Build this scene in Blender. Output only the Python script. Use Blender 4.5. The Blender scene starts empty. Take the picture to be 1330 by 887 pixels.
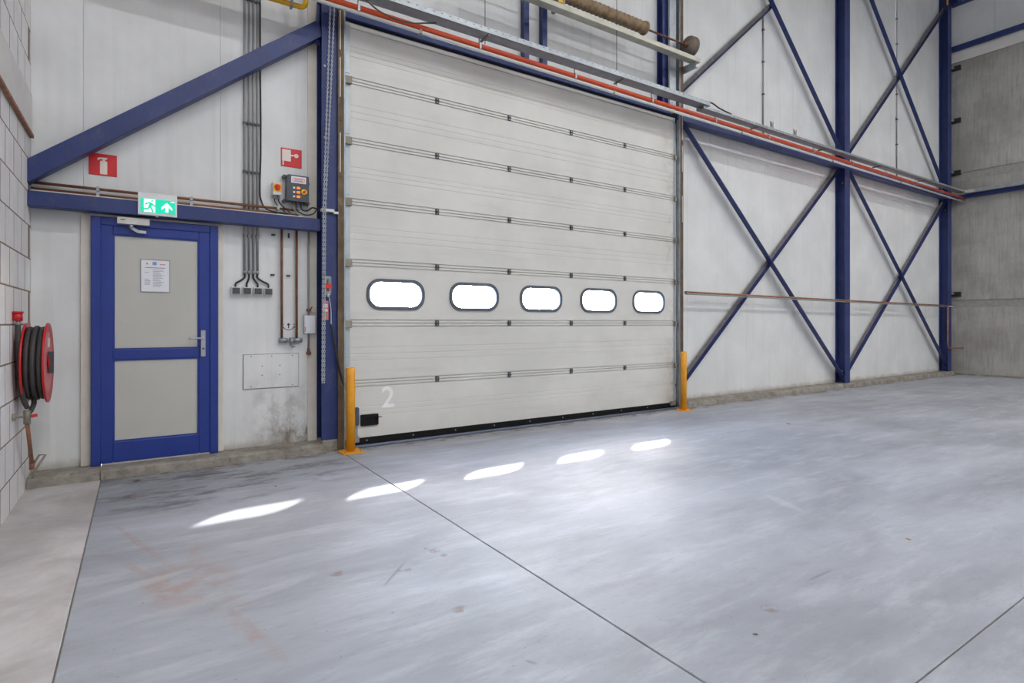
import bpy, bmesh, math, random
from mathutils import Vector, Matrix
from mathutils.geometry import tessellate_polygon
random.seed(7)
sc = bpy.context.scene
COL = sc.collection

# ------------------------------------------------------------------ camera
FPX, CX, HY, CAMH = 735.4, 665.0, 419.5, 1.35          # focal length / centre / horizon in 1330x887 pixels
YAW = math.atan2(485.0, FPX)
SN, CS = math.sin(YAW), math.cos(YAW)
cam_d = bpy.data.cameras.new('camera'); cam = bpy.data.objects.new('camera', cam_d); COL.objects.link(cam)
cam.location = (0, 0, CAMH); cam.rotation_euler = (math.pi/2, 0, -YAW)
cam_d.sensor_fit = 'HORIZONTAL'; cam_d.sensor_width = 36.0
cam_d.lens = FPX/1330*36.0; cam_d.shift_y = -24.0/1330; cam_d.clip_end = 200; cam_d.clip_start = 0.05
sc.camera = cam

# ------------------------------------------------------------------ sky, sun, exposure
SUN_DIR = Vector((-1.76, -1.70, -1.66)).normalized()       # direction in which the sunlight travels
world = bpy.data.worlds.new('world'); sc.world = world; world.use_nodes = True
nt = world.node_tree; nt.nodes.clear()
wo = nt.nodes.new('ShaderNodeOutputWorld'); bg = nt.nodes.new('ShaderNodeBackground')
sky = nt.nodes.new('ShaderNodeTexSky'); sky.sky_type = 'NISHITA'; sky.sun_disc = False
sky.sun_elevation = math.asin(-SUN_DIR.z); sky.sun_rotation = math.atan2(-SUN_DIR.x, -SUN_DIR.y)
sky.air_density = 1.0; sky.dust_density = 0.9; sky.ozone_density = 1.0
bg.inputs['Strength'].default_value = 11.5
nt.links.new(sky.outputs[0], bg.inputs['Color']); nt.links.new(bg.outputs[0], wo.inputs['Surface'])
sun_d = bpy.data.lights.new('sun_offscreen', 'SUN'); sun_d.energy = 16.0; sun_d.angle = math.radians(1.2); sun_d.color = (1.0, 0.96, 0.9)
sun = bpy.data.objects.new('sun_offscreen', sun_d); COL.objects.link(sun); sun.location = (12, 14, 14)
sun.rotation_euler = SUN_DIR.to_track_quat('-Z', 'Y').to_euler()
vs = sc.view_settings
sc.display_settings.display_device = 'sRGB'
vs.view_transform = 'Standard'; vs.look = 'None'; vs.gamma = 1.0; vs.use_curve_mapping = False; vs.exposure = 0.0
LAMP_W = 135.0

# ------------------------------------------------------------------ pixel -> place
def W(u, v, y):      # a pixel on an upright plane y = const
    t = (u-CX)/FPX; d = y/(CS-SN*t); return Vector((d*(SN+CS*t), y, CAMH+(HY-v)/FPX*d))
def F(u, v, z=0.0):  # a pixel on the ground
    t = (u-CX)/FPX; d = (CAMH-z)*FPX/(v-HY); return Vector((d*(SN+CS*t), d*(CS-SN*t), z))

# ------------------------------------------------------------------ materials
MATS = {}
def srgb(r, g, b):
    f = lambda c: (c/255/12.92) if c/255 <= .04045 else ((c/255+.055)/1.055)**2.4
    return (f(r), f(g), f(b))
def nd(m, t, **kw):
    n = m.node_tree.nodes.new(t)
    for k, v in kw.items(): setattr(n, k, v)
    return n
def new_mat(name):
    m = bpy.data.materials.new(name); m.use_nodes = True; m.node_tree.nodes.clear()
    out = nd(m, 'ShaderNodeOutputMaterial'); b = nd(m, 'ShaderNodeBsdfPrincipled')
    m.node_tree.links.new(b.outputs[0], out.inputs['Surface']); MATS[name] = m
    return m, b, m.node_tree.links
def noise(m, scale, detail=4, rough=.55, vec=None, dist=0.0):
    n = nd(m, 'ShaderNodeTexNoise'); n.inputs['Scale'].default_value = scale; n.inputs['Detail'].default_value = detail
    n.inputs['Roughness'].default_value = rough; n.inputs['Distortion'].default_value = dist
    if vec is not None: m.node_tree.links.new(vec, n.inputs['Vector'])
    return n.outputs['Fac']
def ramp(m, fac, a, b, ca=0.0, cb=1.0):
    n = nd(m, 'ShaderNodeMapRange'); n.interpolation_type = 'SMOOTHSTEP'
    n.inputs['From Min'].default_value = a; n.inputs['From Max'].default_value = b
    n.inputs['To Min'].default_value = ca; n.inputs['To Max'].default_value = cb
    m.node_tree.links.new(fac, n.inputs['Value']); return n.outputs[0]
def mul(m, a, b, op='MULTIPLY'):
    n = nd(m, 'ShaderNodeMath', operation=op)
    for i, s in enumerate((a, b)):
        if isinstance(s, (int, float)): n.inputs[i].default_value = s
        else: m.node_tree.links.new(s, n.inputs[i])
    return n.outputs[0]
def mixc(m, fac, a, b):
    n = nd(m, 'ShaderNodeMix', data_type='RGBA')
    if isinstance(fac, (int, float)): n.inputs[0].default_value = fac
    else: m.node_tree.links.new(fac, n.inputs[0])
    for i, s in ((6, a), (7, b)):
        if isinstance(s, tuple): n.inputs[i].default_value = (*s, 1)
        else: m.node_tree.links.new(s, n.inputs[i])
    return n.outputs[2]
def scaled_pos(m, sx, sy, sz, off=(0, 0, 0)):
    g = nd(m, 'ShaderNodeNewGeometry'); mp = nd(m, 'ShaderNodeMapping')
    mp.inputs['Scale'].default_value = (sx, sy, sz); mp.inputs['Location'].default_value = off
    m.node_tree.links.new(g.outputs['Position'], mp.inputs['Vector']); return mp.outputs[0]
def bump(m, b, h, strength, dist=.01):
    n = nd(m, 'ShaderNodeBump'); n.inputs['Strength'].default_value = strength; n.inputs['Distance'].default_value = dist
    m.node_tree.links.new(h, n.inputs['Height']); m.node_tree.links.new(n.outputs[0], b.inputs['Normal'])
def simple(name, col, rough=.5, metal=0.0, var=.12, scale=14, wear=None, wear_amt=.25, spec=.5, wscale=6):
    m, b, L = new_mat(name)
    p = scaled_pos(m, 1, 1, 1)
    dark = tuple(c*(1-var) for c in col); light = tuple(min(1, c*(1+var)) for c in col)
    c = mixc(m, ramp(m, noise(m, scale, 3, .6, p), .3, .7), dark, light)
    if wear:
        c = mixc(m, ramp(m, noise(m, wscale, 6, .7, p), .75-wear_amt*.6, .80), c, wear)
    L.new(c, b.inputs['Base Color']); b.inputs['Roughness'].default_value = rough; b.inputs['Metallic'].default_value = metal
    b.inputs['Specular IOR Level'].default_value = spec
    return m
def emit(name, col, strength):
    m, b, L = new_mat(name); b.inputs['Base Color'].default_value = (*col, 1)
    b.inputs['Emission Color'].default_value = (*col, 1); b.inputs['Emission Strength'].default_value = strength
    return m

# sandwich panel sheet: off white, micro ribs, faint streaks, scuffed and mouldy at the foot beside the personnel door
m, b, L = new_mat('wall_sheet')
p = scaled_pos(m, 1, 1, 1); sx = nd(m, 'ShaderNodeSeparateXYZ'); L.new(p, sx.inputs[0])
c = mixc(m, ramp(m, noise(m, 1.3, 5, .6, p), .3, .75), srgb(209, 210, 211), srgb(223, 224, 225))
c = mixc(m, ramp(m, noise(m, 1.0, 4, .65, scaled_pos(m, 9, 1, .35)), .52, .8, 0, .35), c, srgb(188, 186, 180))
c = mixc(m, ramp(m, noise(m, 6, 6, .75, scaled_pos(m, 1, 1, 1, (3, 0, 5))), .66, .74, 0, .5), c, srgb(165, 158, 146))
st = mul(m, ramp(m, mul(m, sx.outputs[2], noise(m, 2.2, 4, .6, p), 'ADD'), .85, 1.3, 1, 0),
         mul(m, ramp(m, sx.outputs[0], .75, 1.45), ramp(m, sx.outputs[0], 1.75, 2.0, 1, 0)))
st = mul(m, st, ramp(m, noise(m, 7, 7, .75, scaled_pos(m, 1, 1, .6, (1, 0, 2))), .36, .66))
c = mixc(m, mul(m, st, .95), c, srgb(98, 86, 68))
ft = ramp(m, mul(m, sx.outputs[2], mul(m, noise(m, 5, 5, .7, p), .16), 'ADD'), .16, .27, .55, 0)
c = mixc(m, ft, c, srgb(140, 128, 106))
L.new(c, b.inputs['Base Color']); b.inputs['Roughness'].default_value = .42; b.inputs['Specular IOR Level'].default_value = .35
wv = nd(m, 'ShaderNodeTexWave', wave_type='BANDS', bands_direction='X'); wv.inputs['Scale'].default_value = 3.2
L.new(p, wv.inputs['Vector']); bump(m, b, wv.outputs['Fac'], .12, .01)

# overhead door leaf
m, b, L = new_mat('door_leaf')
p = scaled_pos(m, 1, 1, 1); sx = nd(m, 'ShaderNodeSeparateXYZ'); L.new(p, sx.inputs[0])
c = mixc(m, ramp(m, noise(m, 1.1, 5, .6, p), .3, .75), srgb(203, 202, 198), srgb(215, 214, 210))
c = mixc(m, ramp(m, noise(m, 1.0, 5, .7, scaled_pos(m, .5, 1, 7)), .5, .85, 0, .45), c, srgb(182, 176, 165))
c = mixc(m, ramp(m, noise(m, 9, 5, .8, p), .70, .76, 0, .5), c, srgb(150, 140, 124))
edge = mul(m, ramp(m, sx.outputs[0], 6.75, 7.1), ramp(m, noise(m, 4, 5, .7, p), .45, .7))
c = mixc(m, mul(m, edge, .5), c, srgb(150, 132, 108))
L.new(c, b.inputs['Base Color']); b.inputs['Roughness'].default_value = .4; b.inputs['Specular IOR Level'].default_value = .35
bump(m, b, noise(m, 60, 3, .5, p), .04, .01)

# power-floated concrete
m, b, L = new_mat('concrete_slab')
p = scaled_pos(m, 1, 1, 1); sx = nd(m, 'ShaderNodeSeparateXYZ'); L.new(p, sx.inputs[0])
c = mixc(m, ramp(m, noise(m, .8, 6, .62, scaled_pos(m, .6, 1.3, 1), .5), .25, .78), srgb(138, 140, 147), srgb(172, 175, 183))
c = mixc(m, ramp(m, noise(m, 1.0, 5, .65, scaled_pos(m, .5, 2.6, 1)), .45, .8, 0, .55), c, srgb(130, 130, 132))
c = mixc(m, ramp(m, noise(m, 3.0, 6, .68, scaled_pos(m, .45, 1.9, 1, (7, 2, 0))), .46, .74, 0, .32), c, srgb(204, 207, 215))
wall_dirt = mul(m, ramp(m, mul(m, sx.outputs[1], mul(m, noise(m, 3, 5, .7, p), .5), 'ADD'), 6.05, 6.25),      # brown soil swept up along kerb and threshold
                ramp(m, noise(m, 6, 6, .75, p), .38, .6, 0, .85))
c = mixc(m, wall_dirt, c, srgb(120, 106, 88))
def blob(m, x, y, rx, ry, ang=0.0):
    ca, sa = math.cos(ang), math.sin(ang)
    dx = mul(m, sx.outputs[0], x, 'SUBTRACT'); dy = mul(m, sx.outputs[1], y, 'SUBTRACT')
    u = mul(m, mul(m, mul(m, dx, ca), mul(m, dy, sa), 'ADD'), 1/rx); v = mul(m, mul(m, mul(m, dy, ca), mul(m, dx, sa), 'SUBTRACT'), 1/ry)
    r = mul(m, mul(m, u, u), mul(m, v, v), 'ADD'); return ramp(m, r, .15, 1.0, 1, 0)
rust = blob(m, F(245, 757).x, F(245, 757).y, .26, .36)
for (u0, v0, u1, v1, w) in ((140, 676, 260, 762, .03), (120, 710, 250, 778, .03), (250, 760, 380, 865, .05), (255, 700, 250, 790, .06), (190, 735, 330, 790, .06)):
    a = F(u0, v0); q = F(u1, v1); d = q-a
    rust = mul(m, rust, mul(m, blob(m, (a.x+q.x)/2, (a.y+q.y)/2, d.length*.55, w, math.atan2(d.y, d.x)), .8), 'MAXIMUM')
rust = mul(m, rust, ramp(m, noise(m, 5, 6, .7, p), .36, .62))
c = mixc(m, mul(m, rust, .6), c, srgb(158, 128, 112))
left_d = mul(m, blob(m, .55, 5.5, 1.5, 1.0), ramp(m, noise(m, 2.2, 6, .72, scaled_pos(m, .6, 1.6, 1)), .46, .62))   # blotchy damp stains before the personnel door
c = mixc(m, mul(m, left_d, .8), c, srgb(96, 95, 96))
for (u0, v0, r1) in ((565, 715, .05), (555, 712, .03), (577, 721, .03), (525, 740, .05), (438, 745, .05), (597, 791, .05), (1000, 790, .06)):
    q = F(u0, v0); c = mixc(m, mul(m, blob(m, q.x, q.y, r1, r1*.8), ramp(m, noise(m, 22, 3, .6, p), .4, .55, 0, .75)), c, srgb(122, 108, 98))
for (u0, v0, u1, v1) in ((495, 765, 530, 725), (1045, 756, 1085, 738), (680, 857, 700, 863)):
    a = F(u0, v0); q = F(u1, v1); d = q-a
    c = mixc(m, mul(m, blob(m, (a.x+q.x)/2, (a.y+q.y)/2, d.length*.5, .012, math.atan2(d.y, d.x)), .6), c, srgb(120, 116, 116))
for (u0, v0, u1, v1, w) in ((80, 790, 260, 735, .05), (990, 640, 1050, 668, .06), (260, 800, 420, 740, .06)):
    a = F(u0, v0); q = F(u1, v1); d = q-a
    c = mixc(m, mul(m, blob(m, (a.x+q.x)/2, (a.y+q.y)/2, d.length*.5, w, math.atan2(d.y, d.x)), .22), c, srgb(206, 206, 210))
c = mixc(m, ramp(m, noise(m, 40, 4, .65, p), .63, .76, 0, .75), c, srgb(96, 88, 84))
c = mixc(m, ramp(m, noise(m, 9, 6, .75, scaled_pos(m, .7, 1.5, 1, (4, 9, 0))), .5, .75, 0, .28), c, srgb(120, 118, 118))
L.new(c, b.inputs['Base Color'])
dull = mul(m, wall_dirt, mul(m, left_d, .7), 'MAXIMUM')      # grimy concrete has lost its polish
L.new(mul(m, ramp(m, noise(m, 1.4, 5, .6, p), .3, .7, .47, .60), mul(m, dull, .3), 'ADD'), b.inputs['Roughness'])
L.new(ramp(m, dull, 0, 1, .5, .12), b.inputs['Specular IOR Level'])
bump(m, b, noise(m, 30, 5, .6, p), .12, .01)

# older, browner strip of concrete along the block wall
m, b, L = new_mat('concrete_strip')
p = scaled_pos(m, 1, 1, 1)
c = mixc(m, ramp(m, noise(m, 1.6, 6, .65, p, .5), .3, .72), srgb(162, 156, 155), srgb(202, 197, 197))
c = mixc(m, ramp(m, noise(m, 4, 6, .7, scaled_pos(m, 1, .6, 1)), .52, .7, 0, .4), c, srgb(176, 160, 150))
L.new(c, b.inputs['Base Color']); b.inputs['Roughness'].default_value = .55; bump(m, b, noise(m, 30, 5, .6, p), .08, .01)

m, b, L = new_mat('kerb_concrete')
p = scaled_pos(m, 1, 1, 1)
c = mixc(m, ramp(m, noise(m, 5, 6, .7, p), .3, .7), srgb(118, 111, 102), srgb(160, 155, 147))
c = mixc(m, ramp(m, noise(m, 14, 5, .7, p), .58, .7, 0, .6), c, srgb(92, 82, 68))
L.new(c, b.inputs['Base Color']); b.inputs['Roughness'].default_value = .85; bump(m, b, noise(m, 40, 6, .7, p), .5, .01)

m, b, L = new_mat('precast_concrete')
p = scaled_pos(m, 1, 1, 1)
c = mixc(m, ramp(m, noise(m, .9, 6, .65, p), .3, .7), srgb(144, 141, 136), srgb(176, 174, 169))
c = mixc(m, ramp(m, noise(m, 1, 7, .75, scaled_pos(m, 1, 20, 1.6)), .42, .72, 0, .42), c, srgb(114, 109, 102))
c = mixc(m, ramp(m, noise(m, 1, 6, .75, scaled_pos(m, 1, 24, 2.0, (0, 4, 0))), .55, .78, 0, .35), c, srgb(182, 180, 175))
L.new(c, b.inputs['Base Color']); b.inputs['Roughness'].default_value = .8; bump(m, b, noise(m, 1, 6, .7, scaled_pos(m, 1, 40, 3)), .3, .01)

m, b, L = new_mat('painted_block')
p = scaled_pos(m, 1, 1, 1); oi = nd(m, 'ShaderNodeObjectInfo')
c = mixc(m, ramp(m, noise(m, 5, 5, .6, p), .3, .7), srgb(226, 223, 223), srgb(236, 234, 234))
c = mixc(m, mul(m, oi.outputs['Random'], .25), c, srgb(204, 200, 198))
c = mixc(m, ramp(m, noise(m, 12, 5, .75, p), .66, .74, 0, .5), c, srgb(160, 148, 136))
L.new(c, b.inputs['Base Color']); b.inputs['Roughness'].default_value = .6; bump(m, b, noise(m, 60, 4, .6, p), .15, .01)

m, b, L = new_mat('blue_steel')     # dusty blue-painted structural steel
p = scaled_pos(m, 1, 1, 1)
c = mixc(m, ramp(m, noise(m, 3, 5, .65, p), .3, .7), srgb(32, 46, 100), srgb(40, 56, 112))
c = mixc(m, ramp(m, noise(m, 9, 6, .75, scaled_pos(m, 1, 1, .7)), .5, .75, 0, .6), c, srgb(76, 80, 106))
c = mixc(m, ramp(m, noise(m, 16, 6, .8, p), .66, .72, 0, .7), c, srgb(30, 30, 52))
L.new(c, b.inputs['Base Color']); b.inputs['Roughness'].default_value = .42

simple('door_blue', srgb(27, 52, 134), .33, var=.06, scale=5, wear=srgb(40, 66, 144), wear_amt=.2)
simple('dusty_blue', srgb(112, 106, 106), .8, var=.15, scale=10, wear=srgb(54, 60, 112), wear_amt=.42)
simple('door_glass', srgb(184, 184, 178), .28, var=.03, scale=2, wear=srgb(192, 192, 188), wear_amt=.2)
simple('cream_trim', srgb(214, 208, 198), .5, var=.05, scale=6, wear=srgb(170, 152, 128), wear_amt=.1)
simple('galvanised', srgb(158, 164, 170), .42, .55, var=.12, scale=9, wear=srgb(186, 190, 194), wear_amt=.25)
simple('galvanised_dirty', srgb(140, 136, 124), .55, .35, var=.18, scale=7, wear=srgb(112, 98, 78), wear_amt=.32)
simple('chain_zinc', srgb(196, 200, 206), .4, .3, var=.1)
simple('stile_zinc', srgb(178, 186, 192), .45, .35, var=.1, scale=5, wear=srgb(128, 120, 108), wear_amt=.2)
simple('track_brown', srgb(98, 82, 64), .6, .35, var=.25, scale=8, wear=srgb(150, 140, 124), wear_amt=.3)
simple('rusty_pipe', srgb(120, 78, 56), .6, .2, var=.25, scale=9, wear=srgb(150, 128, 108), wear_amt=.3)
simple('copper_pipe', srgb(150, 104, 80), .5, .3, var=.2, scale=8, wear=srgb(176, 150, 130), wear_amt=.3)
simple('orange_pipe', srgb(198, 72, 36), .42, var=.08, scale=5, wear=srgb(170, 64, 38), wear_amt=.25)
simple('white_pipe', srgb(206, 208, 204), .45, var=.05, scale=5, wear=srgb(160, 154, 140), wear_amt=.15)
simple('grey_plastic', srgb(142, 142, 144), .5, var=.05)
simple('pale_plastic', srgb(212, 210, 206), .45, var=.04)
simple('dark_plastic', srgb(70, 72, 78), .45, var=.05)
simple('box_grey', srgb(68, 72, 80), .42, var=.05)
simple('rubber', srgb(18, 18, 19), .7, var=.2, spec=.25)
simple('rubber_grey', srgb(84, 90, 102), .6, var=.12)
simple('cable_black', srgb(34, 33, 34), .6, var=.1)
simple('cable_brown', srgb(82, 68, 56), .6, var=.1)
simple('hose_black', srgb(58, 56, 56), .6, var=.12, scale=20)
simple('reel_red', srgb(190, 30, 36), .35, var=.06, wear=srgb(150, 60, 60), wear_amt=.15)
simple('reel_face', srgb(206, 120, 118), .45, var=.12, scale=9, wear=srgb(190, 60, 62), wear_amt=.4)
simple('sign_red', srgb(205, 30, 38), .4, var=.04)
simple('sign_white', srgb(226, 214, 206), .4, var=.03)
simple('white_paint', srgb(238, 238, 240), .5, var=.03)
simple('paper', srgb(224, 226, 232), .4, var=.02)
simple('print_grey', srgb(140, 142, 152), .5, var=.05)
simple('print_blue', srgb(120, 150, 205), .5, var=.03)
simple('print_green', srgb(40, 160, 84), .5, var=.03)
simple('print_red', srgb(216, 110, 116), .5, var=.03)
simple('bollard_yellow', srgb(228, 156, 26), .4, var=.07, scale=6, wear=srgb(150, 96, 30), wear_amt=.12, wscale=14)
simple('gas_yellow', srgb(222, 172, 12), .4, var=.06)
simple('switch_yellow', srgb(236, 194, 20), .4, var=.03)
simple('switch_red', srgb(214, 30, 24), .35, var=.03)
simple('spring_brown', srgb(140, 118, 92), .7, .1, var=.25, scale=10, wear=srgb(98, 82, 62), wear_amt=.4)
simple('beam_zinc', srgb(184, 182, 168), .45, .25, var=.1, scale=6, wear=srgb(150, 146, 130), wear_amt=.2)
simple('drum_grey', srgb(124, 112, 102), .65, .25, var=.12, scale=8)
simple('chrome', srgb(176, 178, 180), .3, .7, var=.05)
simple('aluminium', srgb(196, 194, 190), .35, .4, var=.05)
simple('threshold_steel', srgb(76, 84, 104), .38, .35, var=.15, scale=6, wear=srgb(140, 144, 150), wear_amt=.3)
simple('sign_green_trim', srgb(222, 222, 226), .4, var=.03)
simple('mortar', srgb(128, 112, 98), .85, var=.12, scale=18)
simple('core_dark', srgb(150, 148, 144), .8, var=.1)
simple('ceiling_sheet', srgb(206, 206, 206), .6, var=.03, scale=1)
simple('lintel_paint', srgb(214, 210, 207), .6, var=.05, scale=4, wear=srgb(186, 178, 170), wear_amt=.2)
simple('rust_edge', srgb(150, 106, 82), .8, var=.25, scale=12)
simple('outside_paving', srgb(150, 148, 144), .8, var=.12, scale=2)
simple('leaf_orange', srgb(190, 120, 56), .6, var=.15)
simple('leaf_brown', srgb(92, 74, 58), .7, var=.15)
emit('sign_green', srgb(10, 205, 165), .55)
emit('sign_lit_white', (1, 1, 1), .5)
emit('lamp_orange', srgb(255, 130, 30), .6)
emit('lamp_tube', (1, .98, .95), 6.0)
m, b, L = new_mat('clear_glazing')
g = nd(m, 'ShaderNodeBsdfGlossy'); g.inputs['Roughness'].default_value = .03
tr = nd(m, 'ShaderNodeBsdfTransparent'); tr.inputs[0].default_value = (.93, .96, .97, 1)
mx = nd(m, 'ShaderNodeMixShader'); mx.inputs[0].default_value = .06
L.new(tr.outputs[0], mx.inputs[1]); L.new(g.outputs[0], mx.inputs[2])
L.new(mx.outputs[0], [n for n in m.node_tree.nodes if n.type == 'OUTPUT_MATERIAL'][0].inputs['Surface'])
m, b, L = new_mat('clear_plastic')
g = nd(m, 'ShaderNodeBsdfPrincipled'); g.inputs['Base Color'].default_value = (.45, .45, .45, 1); g.inputs['Roughness'].default_value = .2
tr = nd(m, 'ShaderNodeBsdfTransparent'); mx = nd(m, 'ShaderNodeMixShader'); mx.inputs[0].default_value = .22
L.new(tr.outputs[0], mx.inputs[1]); L.new(g.outputs[0], mx.inputs[2])
L.new(mx.outputs[0], [n for n in m.node_tree.nodes if n.type == 'OUTPUT_MATERIAL'][0].inputs['Surface'])

# ------------------------------------------------------------------ mesh building
class MB:
    def __init__(s): s.v = []; s.f = []; s.sm = []
    def add(s, vs, fs, smooth=False):
        o = len(s.v); s.v += [Vector(v) for v in vs]
        s.f += [tuple(i+o for i in f) for f in fs]; s.sm += [smooth]*len(fs); return s
    def box(s, x0, x1, y0, y1, z0, z1):
        return s.add([(x0,y0,z0),(x1,y0,z0),(x1,y1,z0),(x0,y1,z0),(x0,y0,z1),(x1,y0,z1),(x1,y1,z1),(x0,y1,z1)],
              [(0,3,2,1),(4,5,6,7),(0,1,5,4),(1,2,6,5),(2,3,7,6),(3,0,4,7)])
    def cbox(s, c, sz): 
        return s.box(c[0]-sz[0]/2, c[0]+sz[0]/2, c[1]-sz[1]/2, c[1]+sz[1]/2, c[2]-sz[2]/2, c[2]+sz[2]/2)
    def bar(s, p0, p1, w, d, up=(0, 1, 0), o=(0, 0)):
        """rectangular bar from p0 to p1: d along 'up', w across; o shifts it (across, up)"""
        p0, p1 = Vector(p0), Vector(p1); a = (p1-p0).normalized(); u = Vector(up); u = (u-a*u.dot(a)).normalized(); n = a.cross(u)
        vs = []
        for p in (p0, p1):
            for i, j in ((-1,-1),(1,-1),(1,1),(-1,1)): vs.append(p+n*(o[0]+i*w/2)+u*(o[1]+j*d/2))
        return s.add(vs, [(0,3,2,1),(4,5,6,7),(0,1,5,4),(1,2,6,5),(2,3,7,6),(3,0,4,7)])
    def tube(s, pts, r, n=10, closed=False):
        pts = [Vector(p) for p in pts]; N = len(pts); vs = []; fs = []
        ref = None
        for i, p in enumerate(pts):
            if closed: t = pts[(i+1)%N]-pts[i-1]
            else: t = pts[min(i+1, N-1)]-pts[max(i-1, 0)]
            t.normalize()
            if ref is None:
                ref = Vector((0,0,1)) if abs(t.z) < .9 else Vector((1,0,0))
            u = (ref-t*ref.dot(t)).normalized(); w = t.cross(u); ref = u
            rr = r[i] if isinstance(r, (list, tuple)) else r
            for k in range(n):
                a = 2*math.pi*k/n; vs.append(p+(u*math.cos(a)+w*math.sin(a))*rr)
        for i in range(N if closed else N-1):
            j = (i+1) % N
            for k in range(n):
                fs.append((i*n+k, i*n+(k+1)%n, j*n+(k+1)%n, j*n+k))
        s.add(vs, fs, True)
        if not closed:
            o = len(s.v)-N*n
            s.f += [tuple(o+k for k in reversed(range(n))), tuple(o+(N-1)*n+k for k in range(n))]; s.sm += [False, False]
        return s
    def cyl(s, p0, p1, r, n=14, r2=None): return s.tube([p0, p1], [r, r2 if r2 is not None else r], n)
    def prism(s, poly, y0, y1, holes=()):
        """poly (x,z) list extruded from y0 (front) to y1, optional holes"""
        loops = [list(poly)]+[list(h) for h in holes]; flat = [q for l in loops for q in l]; n = len(flat)
        tri = tessellate_polygon([[Vector((x, z, 0)) for x, z in l] for l in loops])
        fs = []
        for t in tri:
            a, b_, c_ = (flat[i] for i in t)
            ar = (b_[0]-a[0])*(c_[1]-a[1])-(b_[1]-a[1])*(c_[0]-a[0])
            if abs(ar) < 1e-12: continue
            t = tuple(t) if ar > 0 else tuple(reversed(t))
            fs.append(t); fs.append(tuple(i+n for i in reversed(t)))
        o = 0
        for l in loops:
            k = len(l)
            area = sum(l[i][0]*l[(i+1)%k][1]-l[(i+1)%k][0]*l[i][1] for i in range(k))
            outer = (o == 0)
            for i in range(k):
                a, b_ = o+i, o+(i+1)%k
                q = (a, a+n, b_+n, b_)
                fs.append(q if (area > 0) != outer else tuple(reversed(q)))
            o += k
        return s.add([(x, y0, z) for x, z in flat]+[(x, y1, z) for x, z in flat], fs)
    def extrude_x(s, prof, x0, x1, caps=True):
        """prof (y,z) closed polygon extruded along x"""
        n = len(prof); vs = [(x0, y, z) for y, z in prof]+[(x1, y, z) for y, z in prof]
        fs = [(i, (i+1)%n, n+(i+1)%n, n+i) for i in range(n)]
        s.add(vs, fs)
        if caps: 
            o = len(s.v)-2*n; s.f += [tuple(o+i for i in reversed(range(n))), tuple(o+n+i for i in range(n))]; s.sm += [False]*2
        return s
    def lathe_x(s, prof, c, n=32):
        """prof: (x offset, radius) list turned round an axis along x through c"""
        c = Vector(c); vs = []; fs = []
        for px, r in prof:
            for k in range(n):
                a = 2*math.pi*k/n; vs.append(c+Vector((px, r*math.cos(a), r*math.sin(a))))
        for i in range(len(prof)-1):
            for k in range(n): fs.append((i*n+k, i*n+(k+1)%n, (i+1)*n+(k+1)%n, (i+1)*n+k))
        return s.add(vs, fs, True)
    def mesh(s, name, mat, off=Vector((0,0,0))):
        me = bpy.data.meshes.new(name); me.from_pydata([tuple(v-off) for v in s.v], [], s.f); me.update()
        bm = bmesh.new(); bm.from_mesh(me); bmesh.ops.recalc_face_normals(bm, faces=bm.faces); bm.to_mesh(me); bm.free()
        me.polygons.foreach_set('use_smooth', s.sm); me.materials.append(MATS[mat]); return me
    def build(s, name, mat, parent=None, bev=0.0, seg=1):
        if parent is None:
            lo = Vector((min(v.x for v in s.v), min(v.y for v in s.v), min(v.z for v in s.v))); hi = Vector((max(v.x for v in s.v), max(v.y for v in s.v), max(v.z for v in s.v)))
            off = Vector(((lo.x+hi.x)/2, (lo.y+hi.y)/2, lo.z)); loc = off
        else: off = wloc(parent); loc = Vector((0,0,0))
        o = bpy.data.objects.new(name, s.mesh(name, mat, off)); COL.objects.link(o); o.location = loc
        if parent is not None: o.parent = parent
        if bev:
            md = o.modifiers.new('bevel', 'BEVEL'); md.width = bev; md.segments = seg; md.limit_method = 'ANGLE'; md.angle_limit = .6
        return o
def wloc(o):
    l = Vector((0,0,0))
    while o is not None: l += o.location; o = o.parent
    return l
def rep(name, me, loc, parent):     # another object on shared mesh data
    o = bpy.data.objects.new(name, me); COL.objects.link(o)
    if parent is not None: o.parent = parent; o.location = Vector(loc)-wloc(parent)
    else: o.location = loc
    return o
def tag(o, label, cat=None, group=None, kind=None):
    o['label'] = label
    if cat: o['category'] = cat
    if group: o['group'] = group
    if kind: o['kind'] = kind
    return o
def empty(name, loc):
    o = bpy.data.objects.new(name, None); COL.objects.link(o); o.location = loc; o.empty_display_size = .1; return o
def struct(o, label): o['label'] = label; o['kind'] = 'structure'; return o
def rrect(cx, cz, w, h, r, n=6):
    pts = []
    for sx_, sz_, a0 in ((1,1,0),(-1,1,90),(-1,-1,180),(1,-1,270)):
        for i in range(n+1):
            a = math.radians(a0+90*i/n); pts.append((cx+sx_*(w/2-r)+r*math.cos(a), cz+sz_*(h/2-r)+r*math.sin(a)))
    return pts
def circ(cx, cz, r, n=20): return [(cx+r*math.cos(2*math.pi*i/n), cz+r*math.sin(2*math.pi*i/n)) for i in range(n)]
def arc(c, r, a0, a1, n=6, ax=(1,0,0), ay=(0,0,1)):
    c = Vector(c); ax = Vector(ax); ay = Vector(ay)
    return [c+ax*r*math.cos(math.radians(a0+(a1-a0)*i/n))+ay*r*math.sin(math.radians(a0+(a1-a0)*i/n)) for i in range(n+1)]
def spline(pts, n=8):
    P = [Vector(p) for p in pts]; out = []
    for i in range(len(P)-1):
        p0, p1, p2, p3 = P[max(i-1,0)], P[i], P[i+1], P[min(i+2, len(P)-1)]
        for k in range(n):
            t = k/n
            out.append(.5*((2*p1)+(p2-p0)*t+(2*p0-5*p1+4*p2-p3)*t*t+(-p0+3*p1-3*p2+p3)*t**3))
    return out+[P[-1]]

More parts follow.
